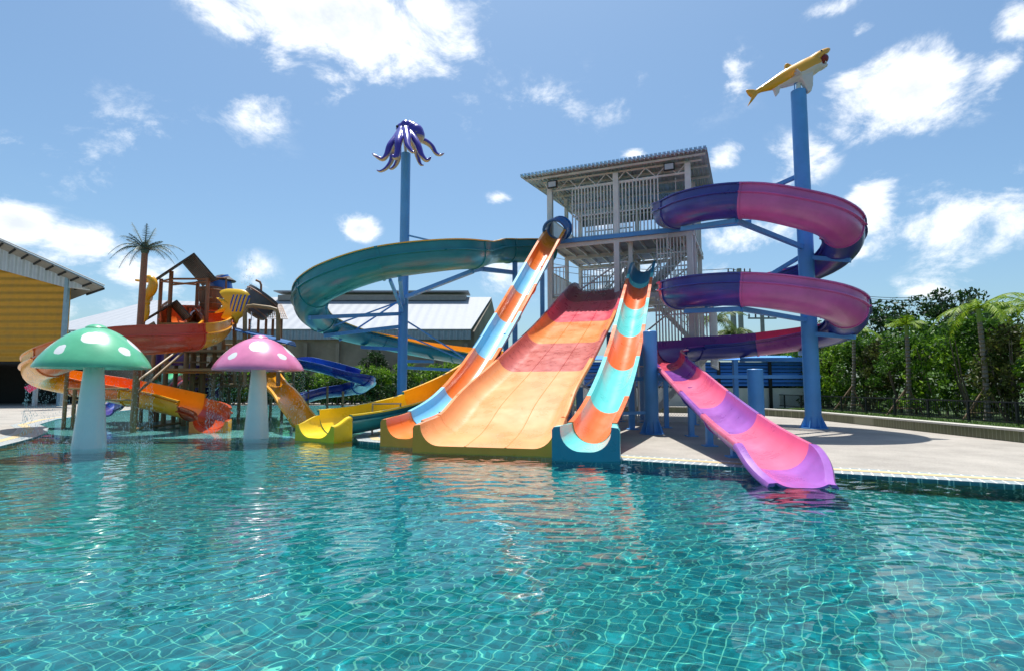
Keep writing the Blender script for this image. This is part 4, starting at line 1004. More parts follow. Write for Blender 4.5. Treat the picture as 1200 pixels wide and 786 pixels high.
pslide('small_slide', [(254,452,27),(244,460,26.4),(232,472,25.6),(225,481,25)], trough(.6,.25,.25,fw=.05,n=5), [(0,1,PUP,DBL)], 'small dark blue slide behind the dark red slide end')
pslide('small_slide', [(352,462,30),(345,470,29),(336,478,28)], trough(.6,.25,.25,fw=.05,n=5), [(0,1,GRS,GRS)], 'small green slide behind the golden wavy slide')

# grey railings near the yellow slide end
GR = mat('grey_tube_rail', '#8e979b', rough=.35, metal=.5)
a = gnd(436,509); b_ = gnd(484,500)
rt = thing('pool_railing', a, 'grey tubular railing on the deck between the yellow and blue slide ends', 'railing')
mb = MB(); zt = zat(473, a.y)
mb.tube([a, Vector((a.x,a.y,zt)), Vector((b_.x+.1,a.y+.4,zt)), Vector((b_.x+.1,a.y+.4,.12))], .035, 8)
c = a + Vector((.15,.9,0)); mb.tube([c, Vector((c.x,c.y,zt-.25)), Vector((c.x+1.2,c.y+.4,zt-.25)), Vector((c.x+1.2,c.y+.4,.12))], .03, 8); mb.build('tube_frame', GR, rt)
mb = MB()
for i in range(9):
    p = Vector((a.x+.1+i*.14, a.y+1.0, .12)); mb.bar(p, p+UP*(zt-.9), .012)
for k in range(5): mb.bar(Vector((a.x+.1,a.y+1.0,.3+k*.14)), Vector((a.x+1.3,a.y+1.0,.3+k*.14)), .012)
mb.build('wire_infill', GR, rt, smooth=False)
# ============================== GROUND, POOL ==============================
pool = [(-26,1.2),(22,1.2),(22,2.42),(14,6.62),(8.54,9.48),(2.38,12.69),(1.5,13.25),(-1.0,15.0),(-3.2,16.1),(-4.55,17.05),(-5.05,18.4),(-5.3,22),(-5.7,30),(-6.2,44),(-10,47),(-24,47.5),(-26.5,42),(-24.5,34),(-22.2,28),(-20.0,24.3),(-17.9,22.2),(-16.4,20.3),(-15.2,18.4),(-14.4,16.8),(-13.7,15.3),(-15.5,13.6),(-26,12)]
def offset(P, d):
    n = len(P); out = []
    for i in range(n):
        a = Vector(P[i-1]); b = Vector(P[i]); c = Vector(P[(i+1)%n]); e1 = (b-a).normalized(); e2 = (c-b).normalized()
        n1 = Vector((e1.y,-e1.x)); n2 = Vector((e2.y,-e2.x)); m = (n1+n2).normalized(); k = d/max(.4, m.dot(n1)); out.append((b.x+m.x*k, b.y+m.y*k))
    return out
def fill(name, loops, z, m, kind='structure'):
    cu = bpy.data.curves.new(name, 'CURVE'); cu.dimensions = '2D'; cu.fill_mode = 'BOTH'
    for lp in loops:
        s = cu.splines.new('POLY'); s.points.add(len(lp)-1)
        for i, p in enumerate(lp): s.points[i].co = (p[0], p[1], 0, 1)
        s.use_cyclic_u = True
    t = bpy.data.objects.new('tmp', cu); COL.objects.link(t); dg = bpy.context.evaluated_depsgraph_get(); me = bpy.data.meshes.new_from_object(t.evaluated_get(dg)); bpy.data.objects.remove(t)
    me.materials.clear(); me.materials.append(m)
    for v in me.vertices: v.co.z = z
    o = bpy.data.objects.new(name, me); COL.objects.link(o)
    bm = bmesh.new(); bm.from_mesh(me)
    for f in bm.faces:
        if f.normal.z < 0: f.normal_flip()
    bm.to_mesh(me); bm.free()
    if kind: o['kind'] = kind
    return o
M_deck = mat('exposed_aggregate_deck', '#aaa49b', rough=.85, var=.2, scale=.55, bump=.35, bscale=90)
nt = M_deck.node_tree   # fine pebble speckle on top of the broad stains
N = nt.nodes; L = nt.links; b = N['Principled BSDF']; src = b.inputs['Base Color'].links[0].from_socket
tc = N.new('ShaderNodeTexCoord'); vo = N.new('ShaderNodeTexVoronoi'); vo.inputs['Scale'].default_value = 55; L.new(tc.outputs['Object'], vo.inputs['Vector'])
mx = N.new('ShaderNodeMixRGB'); mx.blend_type = 'MULTIPLY'; mx.inputs['Fac'].default_value = .45; rr_ = N.new('ShaderNodeValToRGB'); rr_.color_ramp.elements[0].color = (.45,.43,.40,1); rr_.color_ramp.elements[1].color = (1.15,1.12,1.08,1)
L.new(vo.outputs['Color'], rr_.inputs['Fac']); L.new(src, mx.inputs['Color1']); L.new(rr_.outputs['Color'], mx.inputs['Color2']); L.new(mx.outputs['Color'], b.inputs['Base Color'])
M_lawn = mat('ground_grass', '#38501f', rough=.95, var=.3, scale=.8, bump=.5, bscale=30)
big = [(-900,-300),(900,-300),(900,1500),(-900,1500)]
cop = offset(pool, .92)
deck_out = [(-90,-8),(40,-8),(40,12),(19,12),(15.1,13.0),(15.05,22.5),(14.9,29),(14.0,32.2),(11,34.6),(4,37.5),(-2,42),(-4,53),(-18,70),(-90,70)]
fill('ground', [big, deck_out], .10, M_lawn)
fill('pool_deck', [deck_out, cop], .12, M_deck)
M_cop = mat('beige_coping_stone', '#c9b084', rough=.6, var=.12, scale=3)
def strip(name, P1_, P2_, z, m, closed=True, kind='structure', parent=None):
    mb = MB(); n = len(P1_)
    for a, c in zip(P1_, P2_): mb.v += [Vector((a[0],a[1],z)), Vector((c[0],c[1],z))]
    for i in range(n if closed else n-1):
        j = (i+1) % n; mb.f.append([2*i, 2*i+1, 2*j+1, 2*j]); mb.m.append(0)
    o = mb.build(name, m, parent, smooth=False); 
    if kind: o['kind'] = kind
    return fixn(o)
def tilemat(name, base, grout, size, gw, ang=0, warp=0, var=.25, rough=.3, vert=False, small=None):
    m = bpy.data.materials.new(name); m.use_nodes = True; nt = m.node_tree; N = nt.nodes; L = nt.links; b = N['Principled BSDF']
    tc = N.new('ShaderNodeTexCoord'); vec = tc.outputs['Object']
    if warp:
        no = N.new('ShaderNodeTexNoise'); no.inputs['Scale'].default_value = 2.1; no.inputs['Detail'].default_value = 3; no.inputs['Distortion'].default_value = .4
        L.new(vec, no.inputs['Vector']); su = N.new('ShaderNodeVectorMath'); su.operation = 'SUBTRACT'; su.inputs[1].default_value = (.5,.5,.5); L.new(no.outputs['Color'], su.inputs[0])
        sc2 = N.new('ShaderNodeVectorMath'); sc2.operation = 'SCALE'; sc2.inputs['Scale'].default_value = warp; L.new(su.outputs[0], sc2.inputs[0]); ad = N.new('ShaderNodeVectorMath'); ad.operation = 'ADD'; L.new(vec, ad.inputs[0]); L.new(sc2.outputs[0], ad.inputs[1]); vec = ad.outputs[0]
    mp = N.new('ShaderNodeMapping'); mp.inputs['Rotation'].default_value = (0,0,ang); L.new(vec, mp.inputs['Vector'])
    br = N.new('ShaderNodeTexBrick'); br.offset = 0; br.inputs['Scale'].default_value = 1; br.inputs['Brick Width'].default_value = size; br.inputs['Row Height'].default_value = size; br.inputs['Mortar Size'].default_value = gw; br.inputs['Mortar Smooth'].default_value = .3
    c = lin(base); br.inputs['Color1'].default_value = (c[0]*(1-var), c[1]*(1-var), c[2]*(1-var), 1); br.inputs['Color2'].default_value = (min(1,c[0]*(1+var)), min(1,c[1]*(1+var)), min(1,c[2]*(1+var)), 1); br.inputs['Mortar'].default_value = lin(grout); br.inputs['Bias'].default_value = 0
    L.new(mp.outputs['Vector'], br.inputs['Vector']); out = br.outputs['Color']
    if small:
        b2 = N.new('ShaderNodeTexBrick'); b2.offset = 0; b2.inputs['Brick Width'].default_value = small; b2.inputs['Row Height'].default_value = small; b2.inputs['Scale'].default_value = 1; b2.inputs['Mortar Size'].default_value = small*.06
        b2.inputs['Color1'].default_value = (.62,.62,.62,1); b2.inputs['Color2'].default_value = (1.3,1.3,1.3,1); b2.inputs['Mortar'].default_value = (1.25,1.25,1.25,1); L.new(mp.outputs['Vector'], b2.inputs['Vector'])
        mx = N.new('ShaderNodeMixRGB'); mx.blend_type = 'MULTIPLY'; mx.inputs['Fac'].default_value = .75; L.new(out, mx.inputs['Color1']); L.new(b2.outputs['Color'], mx.inputs['Color2']); out = mx.outputs['Color']
    L.new(out, b.inputs['Base Color']); b.inputs['Roughness'].default_value = rough
    return m
PA = math.atan2(-3.21, 6.16)
strip('pool_coping', offset(pool, .70), offset(pool, .42), .128, M_cop)
M_edge = tilemat('white_edge_tile', '#99a5a8', '#f0f0ea', .16, .016, -PA, var=.06)
strip('pool_edge_tiles', cop, offset(pool, .70), .124, M_edge); strip('pool_edge_tiles', offset(pool, .42), pool, .124, M_edge)
M_wall = tilemat('pool_wall_tile', '#2c6f7c', '#a8c4bc', .2, .008, 0, var=.2)
mb = MB(); n = len(pool)
for (x, y) in pool: mb.v += [Vector((x,y,.124)), Vector((x,y,-1.35))]
for i in range(n): j = (i+1)%n; mb.f.append([2*i,2*j,2*j+1,2*i+1]); mb.m.append(0)
o = mb.build('pool_wall', M_wall, None, smooth=False); o['kind'] = 'structure'
M_floor = tilemat('pool_floor_tile', '#068088', '#78c4b0', .14, .006, -PA, warp=.05, var=.18, small=.05)
fl = MB().add([(-27,1,-1.15),(23,1,-1.15),(23,19,-1.15),(-27,19,-1.15)], [(0,1,2,3)]).build('pool_floor', M_floor, None, smooth=False); fl['kind'] = 'structure'
M_kid = mat('splash_pool_floor_paint', '#b4ecec', rough=.5, var=.25, scale=1.4)
kz = -.16
o = MB().add([(-27,18.2,kz),(-4.9,18.2,kz),(-4.9,49,kz),(-27,49,kz)], [(0,1,2,3)]).add([(-27,18.2,kz),(-4.9,18.2,kz),(-4.9,18.2,-1.35),(-27,18.2,-1.35)], [(0,3,2,1)]).build('splash_pool_floor', M_kid, None, smooth=False); o['kind'] = 'structure'; KID = o
# overflow lip between the two pools, just under the surface
M_lip = mat('pale_lip', '#b9c9c6', rough=.5)
o = MB().box((-10.6,18.2,-.09),(12.2,.28,.16)).build('pool_lip', M_lip, None, smooth=False); o['kind'] = 'structure'
# water: a rippled sheet that refracts and reflects
wm = bpy.data.materials.new('pool_water'); wm.use_nodes = True; nt = wm.node_tree; N = nt.nodes; L = nt.links; b = N['Principled BSDF']
b.inputs['Base Color'].default_value = (.50,.90,.87,1); b.inputs['Roughness'].default_value = 0.0; b.inputs['IOR'].default_value = 1.33; b.inputs['Transmission Weight'].default_value = 1.0
rnd = random.Random(77)
waves = []
for i in range(26):
    lam = .105*(1.075**i)*rnd.uniform(.9,1.1); an = rnd.gauss(-1.35,.7); k = 2*math.pi/lam; waves.append((math.cos(an)*k, math.sin(an)*k, rnd.random()*6.28, lam))
import numpy as np
def wave_grid(x0, x1, y0, y1, st, off):
    nx = int((x1-x0)/st)+1; ny = int((y1-y0)/st)+1
    X, Y = np.meshgrid(np.linspace(x0,x1,nx), np.linspace(y0,y1,ny)); Z = np.zeros_like(X)
    Xw = X+.18*np.sin(Y*1.7+.6)+.12*np.sin(X*2.9+Y*1.1); Yw = Y+.18*np.sin(X*1.3)+.1*np.sin(Y*3.1-X*1.9)
    for kx, ky, ph_, lam in waves:
        amp = WAVE_A*lam**1.0*(1.0 if lam < 1.2 else (1.2/lam)**1.2)
        mod = .6+.4*np.sin(.9*X*math.sin(ph_)+.7*Y*math.cos(ph_)+ph_*3)
        Z += amp*mod*np.sin(kx*Xw+ky*Yw+ph_)
    V_ = np.stack([X.ravel(), Y.ravel(), Z.ravel()], 1)
    idx = np.arange(nx*ny).reshape(ny,nx)+off; Fq = np.stack([idx[:-1,:-1].ravel(), idx[:-1,1:].ravel(), idx[1:,1:].ravel(), idx[1:,:-1].ravel()], 1)
    return V_, Fq
WAVE_A = .0032
Va, Fa = wave_grid(-26.9, 22.8, 1.1, 18.0, .04, 0); 
Vb, Fb = wave_grid(-26.9, -4.6, 18.0, 48, .16, len(Va))
me = bpy.data.meshes.new('pool_water'); me.from_pydata(np.concatenate([Va,Vb]).tolist(), [], np.concatenate([Fa,Fb]).tolist()); me.materials.append(wm)
me.polygons.foreach_set('use_smooth', [True]*len(me.polygons)); me.update()
WATER = bpy.data.objects.new('pool_water', me); COL.objects.link(WATER); WATER['kind'] = 'structure'; WATER.location.z = .085
WATER.cycles.is_caustics_caster = True; fl.cycles.is_caustics_receiver = True; KID.cycles.is_caustics_receiver = True

# ============================== LEFT YELLOW WAREHOUSE ==============================
def wpl(mb, P): mb.add(P, [list(range(len(P)))])
M_yel = mat('yellow_corrugated_sheet', '#c88f14', rough=.5, var=.08, wave=((0,0,1),1.7,.05), dirt=.15)
M_gab = mat('white_corrugated_sheet', '#c3c9cc', rough=.5, var=.06, wave=((1,0,0),1.6,.08), dirt=.15)
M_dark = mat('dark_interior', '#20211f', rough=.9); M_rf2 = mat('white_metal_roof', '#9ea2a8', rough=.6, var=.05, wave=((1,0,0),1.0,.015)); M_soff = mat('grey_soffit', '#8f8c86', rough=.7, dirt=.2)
YW = 46.0
def w(px, py, Y=YW): return V(px, py, Y)
wh = thing('warehouse', (-34,YW,.12), 'large warehouse with a yellow corrugated wall and a white gable', 'warehouse')
x1 = w(77,400).x; zb = w(77,423).z; zt = w(77,337).z; ztl = w(-60,306).z
mb = MB(); panel(mb, [Vector((x1,YW,zb)),Vector((-48,YW,zb)),Vector((-48,YW,ztl+ .9)),Vector((x1,YW,zt))], .2); mb.build('yellow_wall', M_yel, wh, smooth=False)
g0 = w(108,337); mb = MB(); panel(mb, [w(78,337.5,YW-.15), Vector((-48,YW-.15,ztl+.9)), Vector((-48,YW-.15,w(-60,262).z+1.5)), w(0,281,YW-.15), w(108,331,YW-.15), w(108,337.5,YW-.15)], .12); mb.build('gable', M_gab, wh, smooth=False)
ra, rb_ = w(122,336,YW-1.6), w(-70,250,YW-1.6); mb = MB(); panel(mb, [ra, rb_, rb_+Vector((-28,24,0)), ra+Vector((-28,24,0))], .12); mb.build('roof', M_soff, wh, smooth=False)
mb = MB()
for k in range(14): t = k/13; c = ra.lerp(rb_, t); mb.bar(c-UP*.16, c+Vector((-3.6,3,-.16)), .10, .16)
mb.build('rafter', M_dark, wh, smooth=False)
mb = MB(); mb.bar(ra+UP*.1, rb_+UP*.1, .1, .1); mb.bar(w(76,336), w(106,340), .12); mb.build('gutter', M_wd, wh, smooth=False)
MB().box((x1-.1,YW-.1,(zb+zt)/2-1.4),(.28,.28,zt+zb*0-.2+1.8)).build('corner_post', mat('pale_blue_post','#8aa6b4'), wh, smooth=False)
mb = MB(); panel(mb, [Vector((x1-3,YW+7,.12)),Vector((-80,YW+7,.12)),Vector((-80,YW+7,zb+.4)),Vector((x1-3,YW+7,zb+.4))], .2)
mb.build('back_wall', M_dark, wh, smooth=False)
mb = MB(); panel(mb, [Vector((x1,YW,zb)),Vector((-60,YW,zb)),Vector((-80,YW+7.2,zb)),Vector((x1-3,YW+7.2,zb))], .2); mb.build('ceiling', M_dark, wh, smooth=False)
mb = MB()
for xx in (-43,-38.6,-36.4): mb.box((xx,YW+.3,(zb+.12)/2),(.25,.25,zb-.12))
mb.build('column', M_wd, wh, smooth=False)
# grey low wall strip beyond
# ============================== WHITE ROOFED HALLS ==============================
M_conc = mat('weathered_concrete_wall', '#8f8676', rough=.85, var=.3, scale=.35, dirt=.75)
hb = thing('industrial_hall', (-10,60,.12), 'long concrete hall with a pale metal roof and ridge vent beyond the hedge', 'hall')
Yh = 56.0
e0, e1 = w(240,388,Yh), w(552,388,Yh); 
mb = MB(); panel(mb, [Vector((e0.x,Yh+.5,.1)),Vector((e1.x,Yh+.5,.1)),Vector((e1.x,Yh+.5,e1.z)),Vector((e0.x,Yh+.5,e0.z))], -.3)
bx = w(585,392,75); rd = w(576,350.5,66)
mb.build('front_wall', M_conc, hb, smooth=False)
mb = MB(); panel(mb, [Vector((e1.x,Yh+.5,.1)),Vector((bx.x,75,.1)),Vector((bx.x,75,e1.z)),Vector((rd.x-.25,66,rd.z-.15)),Vector((e1.x,Yh+.5,e1.z))], .3); mb.build('end_wall', M_conc, hb, smooth=False)
rl = Vector((e0.x-1,66,rd.z)); mb = MB(); panel(mb, [Vector((e0.x,Yh,e0.z+.1)), Vector((e1.x,Yh,e1.z+.1)), rd+Vector((0,0,.1)), rl+Vector((0,0,.1))], .12); panel(mb, [rd, Vector((bx.x+.3,75.5,e1.z)), Vector((e0.x,75.5,e1.z)), rl], .12); mb.build('roof', M_rf2, hb, smooth=False)
M_fas = mat('blue_grey_fascia', '#8796a3', rough=.5, wave=((1,0,0),1.6,.08))
z0 = zat(397,Yh); mb = MB(); mb.box(((e0.x+e1.x)/2,Yh-.05,(z0+e0.z)/2),(e1.x-e0.x,.12,e0.z-z0+.1)); mb.build('fascia', M_fas, hb, smooth=False)
vr = w(547,350,65.5); vl = w(330,353,65.5); mb = MB(); mb.box(((vr.x+vl.x)/2,65.5,rd.z-.1),(vr.x-vl.x,2.2,.6)); mb.build('ridge_vent', M_soff, hb, smooth=False)
mb = MB(); mb.box(((vr.x+vl.x)/2,65.5,rd.z+.6),(vr.x-vl.x+.6,3.2,.12)); mb.build('vent_cover', M_rf2, hb, smooth=False)
mb = MB()
for k in range(9): mb.box((e0.x+.5+(e1.x-e0.x-1)*k/8,Yh+.1,3.0),(.35,.25,5.8))
mb.build('pilaster', M_conc, hb, smooth=False)
h2 = thing('industrial_hall', (-25,60,.12), 'hall with a broad white sloping roof behind the gabled hut and metal palm', 'hall')
Y2 = 60.0
a, b_ = w(84,379,Y2+6), w(330,388,Y2-2); c, d = w(330,357,Y2+14), w(176,353,Y2+14)
mb = MB(); panel(mb, [a, Vector((a.x+2,Y2-2,b_.z)), b_, c, d], .12); mb.build('roof', M_rf2, h2, smooth=False)
mb = MB(); mb.box(((a.x+b_.x)/2,Y2+.2,b_.z/2),(b_.x-a.x-1,.3,b_.z-.4)); mb.build('front_wall', M_conc, h2, smooth=False)

# ============================== BLUE LOUVRED BUILDING ==============================
M_louv = mat('blue_louvre', '#4a90e6', rough=.5, var=.08); M_whw = mat('white_render_wall', '#e6e7e3', rough=.8, var=.06, dirt=.15)
lb = thing('pump_house', (13,36,.12), 'low white walled building with blue louvres behind the spiral slide', 'building')
xa, xb = 4.5, at(956,460,36.3).x; 
MB().box(((xa+xb)/2,36.5,.85),(xb-xa,.3,1.5)).build('wall', M_whw, lb, smooth=False)
mb = MB(); zt_ = zat(423,36)
for k in range(7): z = 1.72+(zt_-1.72)*k/7; mb.box(((xa+xb)/2,36.3-.03*(k%2),z+.1),(xb-xa,.03,.21),(Vector((1,0,0)),Vector((0,.80,-.60)),Vector((0,.60,.80))))
mb.build('louvres', M_louv, lb, smooth=False)
mb = MB(); panel(mb, [Vector((xa-.3,35.8,zt_+.05)),Vector((xb+.3,35.8,zt_+.05)),Vector((xb+.3,40,zt_+.5)),Vector((xa-.3,40,zt_+.5))], .06); mb.build('roof', M_louv, lb, smooth=False)
mb = MB()
for px_ in (842, 902): mb.box((at(px_,450,36.2).x,36.1,(zt_+.1)/2),(.18,.12,zt_-.1))
mb.build('column', M_black, lb, smooth=False)
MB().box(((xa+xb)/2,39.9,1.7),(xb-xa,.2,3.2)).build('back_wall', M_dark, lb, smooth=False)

# ============================== LOW WALL, FENCE, PLANTED BED ==============================
lw = [(14.6,2),(14.6,13),(14.62,22),(14.55,28.5),(13.7,31.5),(10.8,34.0),(4,36.9-.0),(-2,41.5)]
M_grn = tilemat('olive_wall_tile', '#5b6042', '#8b8d74', .15, .008, 0, var=.15)
def band(mb, P, o0, o1, z0, z1):
    n = len(P); Q = []
    for i in range(n):
        a = Vector(P[max(0,i-1)]); c = Vector(P[min(n-1,i+1)]); t = (c-a).normalized(); nn = Vector((t.y,-t.x)); q = Vector(P[i]); Q.append((q+nn*o0, q+nn*o1))
    o = len(mb.v)
    for a, c in Q: mb.v += [Vector((a.x,a.y,z0)), Vector((c.x,c.y,z0)), Vector((c.x,c.y,z1)), Vector((a.x,a.y,z1))]
    for i in range(n-1):
        A = o+4*i; B = A+4
        for j in range(4): k = (j+1)%4; mb.f.append([A+j,B+j,B+k,A+k]); mb.m.append(0)
    mb.f += [[o,o+1,o+2,o+3],[o+4*(n-1)+3,o+4*(n-1)+2,o+4*(n-1)+1,o+4*(n-1)]]; mb.m += [0,0]
lwt = thing('garden_wall', (14.6,16,.12), 'low olive tiled wall with a pale coping along the back of the deck', 'low wall')
mb = MB(); band(mb, lw, 0, .25, .1, .44); fixn(mb.build('wall', M_grn, lwt, smooth=False))
mb = MB(); band(mb, lw, -.05, .42, .443, .50); fixn(mb.build('coping', mat('pale_concrete_coping','#c2beb4',rough=.7,dirt=.1), lwt, smooth=False))
bed = [(14.85,2),(14.85,13),(14.87,22),(14.8,28.6),(14.3,31.2),(17.8,36),(60,70),(80,20),(80,2)]
mb = MB(); mb.add([(x,y,.40) for x, y in bed], [list(range(len(bed)))]); o = mb.build('planted_bed', M_lawn, None, smooth=False); o['kind'] = 'structure'
# grass tufts in the bed
M_gr = mat('grass_blade', '#6b8a2a', rough=.8, var=.35, scale=2)
mb = MB(); rnd = random.Random(11)
for i in range(9000):
    x = 14.95+abs(rnd.gauss(0,1.6)); y = rnd.uniform(9,33); h_ = rnd.uniform(.04,.13); a = rnd.random()*6.28; dx, dy = math.cos(a)*.012, math.sin(a)*.012
    mb.add([(x-dx,y-dy,.40),(x+dx,y+dy,.40),(x+rnd.gauss(0,.03),y+rnd.gauss(0,.03),.40+h_)], [(0,1,2)])
o = mb.build('grass', M_gr, None, smooth=False); tag(o, 'short grass growing between the low wall and the dark fence', 'grass', kind='stuff')
ft_ = thing('garden_fence', (17,20,.4), 'dark low metal fence in front of the tall green hedge trees', 'fence')
FX = 17.0; fm_ = mat('dark_fence_steel', '#26282a', rough=.5)
y = 7.0
while y < 37:
    MB().box((FX,y,.78),(.07,.07,.84)).build('post', fm_, ft_, smooth=False); y += 2.05
for z in (1.18, .5): MB().box((FX,22,z),(.045,30.2,.05)).build('rail', fm_, ft_, smooth=False)
mb = MB(); y = 7.0
while y < 37: mb.box((FX,y,.84),(.014,.014,.66)); y += .13
mb.build('pickets', fm_, ft_, smooth=False)

# ============================== TREES AND PLANTS ==============================
def leafmat(name, c1, c2, rough=.5):
    m = bpy.data.materials.new(name); m.use_nodes = True; nt = m.node_tree; N = nt.nodes; L = nt.links; b = N['Principled BSDF']
    ge = N.new('ShaderNodeNewGeometry'); r = N.new('ShaderNodeValToRGB'); r.color_ramp.elements[0].color = lin(c1); r.color_ramp.elements[1].color = lin(c2); r.color_ramp.elements[0].position = .15; r.color_ramp.elements[1].position = .95
    L.new(ge.outputs['Random Per Island'], r.inputs['Fac']); L.new(r.outputs['Color'], b.inputs['Base Color']); b.inputs['Roughness'].default_value = rough
    b.inputs['Specular IOR Level'].default_value = .3
    tl = N.new('ShaderNodeBsdfTranslucent'); L.new(r.outputs['Color'], tl.inputs['Color']); mx = N.new('ShaderNodeMixShader'); mx.inputs[0].default_value = .35
    o = N['Material Output']; L.new(b.outputs[0], mx.inputs[1]); L.new(tl.outputs[0], mx.inputs[2]); L.new(mx.outputs[0], o.inputs['Surface']); return m
LV1 = leafmat('bright_leaf', '#2e5812', '#8cb42c'); LV2 = leafmat('mid_leaf', '#234614', '#5f8826'); LV3 = leafmat('dark_leaf', '#182f16', '#3a5a26'); LVB = leafmat('brown_green_leaf', '#35361c', '#6d7a34'); LVP = leafmat('palm_leaf', '#4a7418', '#a0b830'); LVG = leafmat('grey_green_leaf', '#43503a', '#75826a')
BARK = mat('grey_bark', '#75695a', rough=.9, var=.3, scale=6, bump=.5, bscale=20)
def leaf(mb, c, s, rnd, up=.3):
    n = Vector((rnd.gauss(0,1), rnd.gauss(0,1), rnd.gauss(0,1)+up)).normalized(); t = n.cross(Vector((rnd.gauss(0,1), rnd.gauss(0,1), rnd.gauss(0,1)))).normalized(); q = n.cross(t)
    mb.add([c-t*s, c-q*s*.42, c+t*s, c+q*s*.42], [(0,1,2,3)])
def crown(mb, clumps, per, s, rnd, shell=.55):
    for (c, r) in clumps:
        k = int(per*r[0]*r[1])+6
        for i in range(k):
            d = Vector((rnd.gauss(0,1), rnd.gauss(0,1), rnd.gauss(0,1))).normalized(); q = (shell+(1-shell)*rnd.random())*rnd.uniform(.8,1.12)
            leaf(mb, Vector(c)+Vector((d.x*r[0],d.y*r[1],d.z*r[2]))*q, s*rnd.uniform(.6,1.35), rnd)
def bush_proto(seed, W, Hh, per, s, m, name, label, cat, group, trunk=True, stems=5):
    rnd = random.Random(seed); rt = thing(name, (0,0,0), label, cat, group); mb = MB(); cl = []
    nC = 60
    for i in range(nC):
        z = Hh*(.06+.94*rnd.random()**.8); wf = W*(.55 if z > Hh*.8 else 1)*.5
        a = rnd.random()*6.28; q = rnd.random()**.5*wf*.95; r = rnd.uniform(.2,.5)*min(1.2, W/2.4)
        cl.append(((math.cos(a)*q, math.sin(a)*q, z), (r, r, r*.75)))
    crown(mb, cl, per, s, rnd); mb.build('foliage', m, rt, smooth=False)
    mb = MB()
    for i in range(stems):
        a = rnd.random()*6.28; b0 = Vector((math.cos(a)*W*.1, math.sin(a)*W*.1, 0)); e = Vector((math.cos(a)*W*.32, math.sin(a)*W*.32, Hh*.85)); mb.tube([b0, b0.lerp(e,.5)+Vector((.1,0,0)), e], [.05,.035,.012], 6)
    mb.build('stems', BARK, rt); return rt
def place(proto, spots, labels=None):
    for i, (x, y, z, rz, s, sz) in enumerate(spots):
        o = proto if i == 0 else copy_tree(proto)
        o.location = (x, y, z); o.rotation_euler = (0,0,rz); o.scale = (s, s, sz)
        if labels: o['label'] = labels[i % len(labels)]
rnd = random.Random(5)
hedgelab = 'tall leafy hedge tree in the dense row behind the dark fence'
G_ = 'hedge trees in the row behind the fence'
protos = [bush_proto(21,3.2,3.6,340,.10,LV1,'hedge_tree',hedgelab,'tree',G_), bush_proto(22,3.2,3.6,340,.10,LV2,'hedge_tree',hedgelab,'tree',G_), bush_proto(23,3.0,3.5,320,.10,LVB,'hedge_tree',hedgelab,'tree',G_)]
sp_ = [[],[],[]]
y = 12.0; i = 0
while y < 44:
    t_ = (y-12)/32; x = 19.6 + .25*math.sin(i*2.1) + (0 if y < 33 else (y-33)*.03)
    sp_[(0,1,2,1,0,2,1)[i%7]].append((x, y, .38, rnd.random()*6, rnd.uniform(.9,1.1), rnd.uniform(1.0,1.15)))
    y += 2.0; i += 1
for pr, s_ in zip(protos, sp_): place(pr, s_)
# second row, larger rounded green trees
def tree_proto(seed, W, Hc, ht, per, s, m, name, label, group, nC=40, shell=.5):
    rnd = random.Random(seed); rt = thing(name, (0,0,0), label, 'tree', group); cl = []
    tips = []
    for i in range(nC):
        d = Vector((rnd.gauss(0,1), rnd.gauss(0,1), rnd.gauss(0,.9)+.2)).normalized(); q = rnd.uniform(.35,1)
        c = Vector((d.x*W*.5*q, d.y*W*.5*q, ht + Hc*.5 + d.z*Hc*.5*q)); r = rnd.uniform(.35,.85)*W/6; cl.append((c, (r,r,r*.62))); tips.append(c)
    mb = MB(); crown(mb, cl, per, s, rnd); mb.build('crown', m, rt, smooth=False)
    mb = MB(); top = Vector((.1,0,ht+Hc*.55)); mb.tube([Vector((0,0,0)), Vector((.05,.05,ht*.6)), Vector((0,0,ht)), top], [.2,.17,.14,.05], 9)
    for c in tips[::3]:
        b0 = Vector((0,0,ht*.85+rnd.random()*Hc*.3)); mb.tube([b0, b0.lerp(c,.5)+UP*.15, c], [.09,.05,.015], 6)
    mb.build('trunk', BARK, rt); return rt
tr1 = tree_proto(31,6.5,5.0,3.0,120,.17,LV3,'broadleaf_tree','dark green broad tree rising behind the hedge trees','dark trees behind the hedge', shell=.4)
place(tr1, [(27,41,.2,0,.95,1.0),(32.3,41.5,.2,1.2,1.0,1.12),(36.5,45,.2,2.5,.9,1.0),(24.5,44.5,.2,4,.8,.85),(33,32,.2,3,.85,.95),(38,38,.2,5,1,.8),(28.5,27,.2,1,.8,.85)], ['dark green broad tree rising behind the hedge trees'])
tr2 = tree_proto(32,6.0,3.6,2.0,130,.15,LV2,'rounded_tree','rounded mid green tree just behind the hedge trees','mid green trees behind the hedge', nC=44)
place(tr2, [(23.5,38,.2,0,1.0,.98),(24,33,.2,1.2,1.0,1.0),(24.3,28,.2,2.5,.95,1.0),(24.4,23.5,.2,4,1.0,1.1),(25.3,18.5,.2,3,.9,1.25),(22.5,44,.2,3,1.0,.85)])
tr3 = tree_proto(33,2.6,2.2,5.4,150,.12,LVG,'thin_tree','sparse grey green treetop sticking up above the hedge near the right','', nC=13, shell=.3); tr3.location = (29.6,36.0,.2)
tr4 = tree_proto(35,5.6,6.5,2.2,150,.13,LV2,'tall_tree','tall green tree at the right edge of the view beyond the hedge','', nC=50); tr4.location = (24.6,24.6-.4,.2); tr4.scale = (.8,.8,.7)
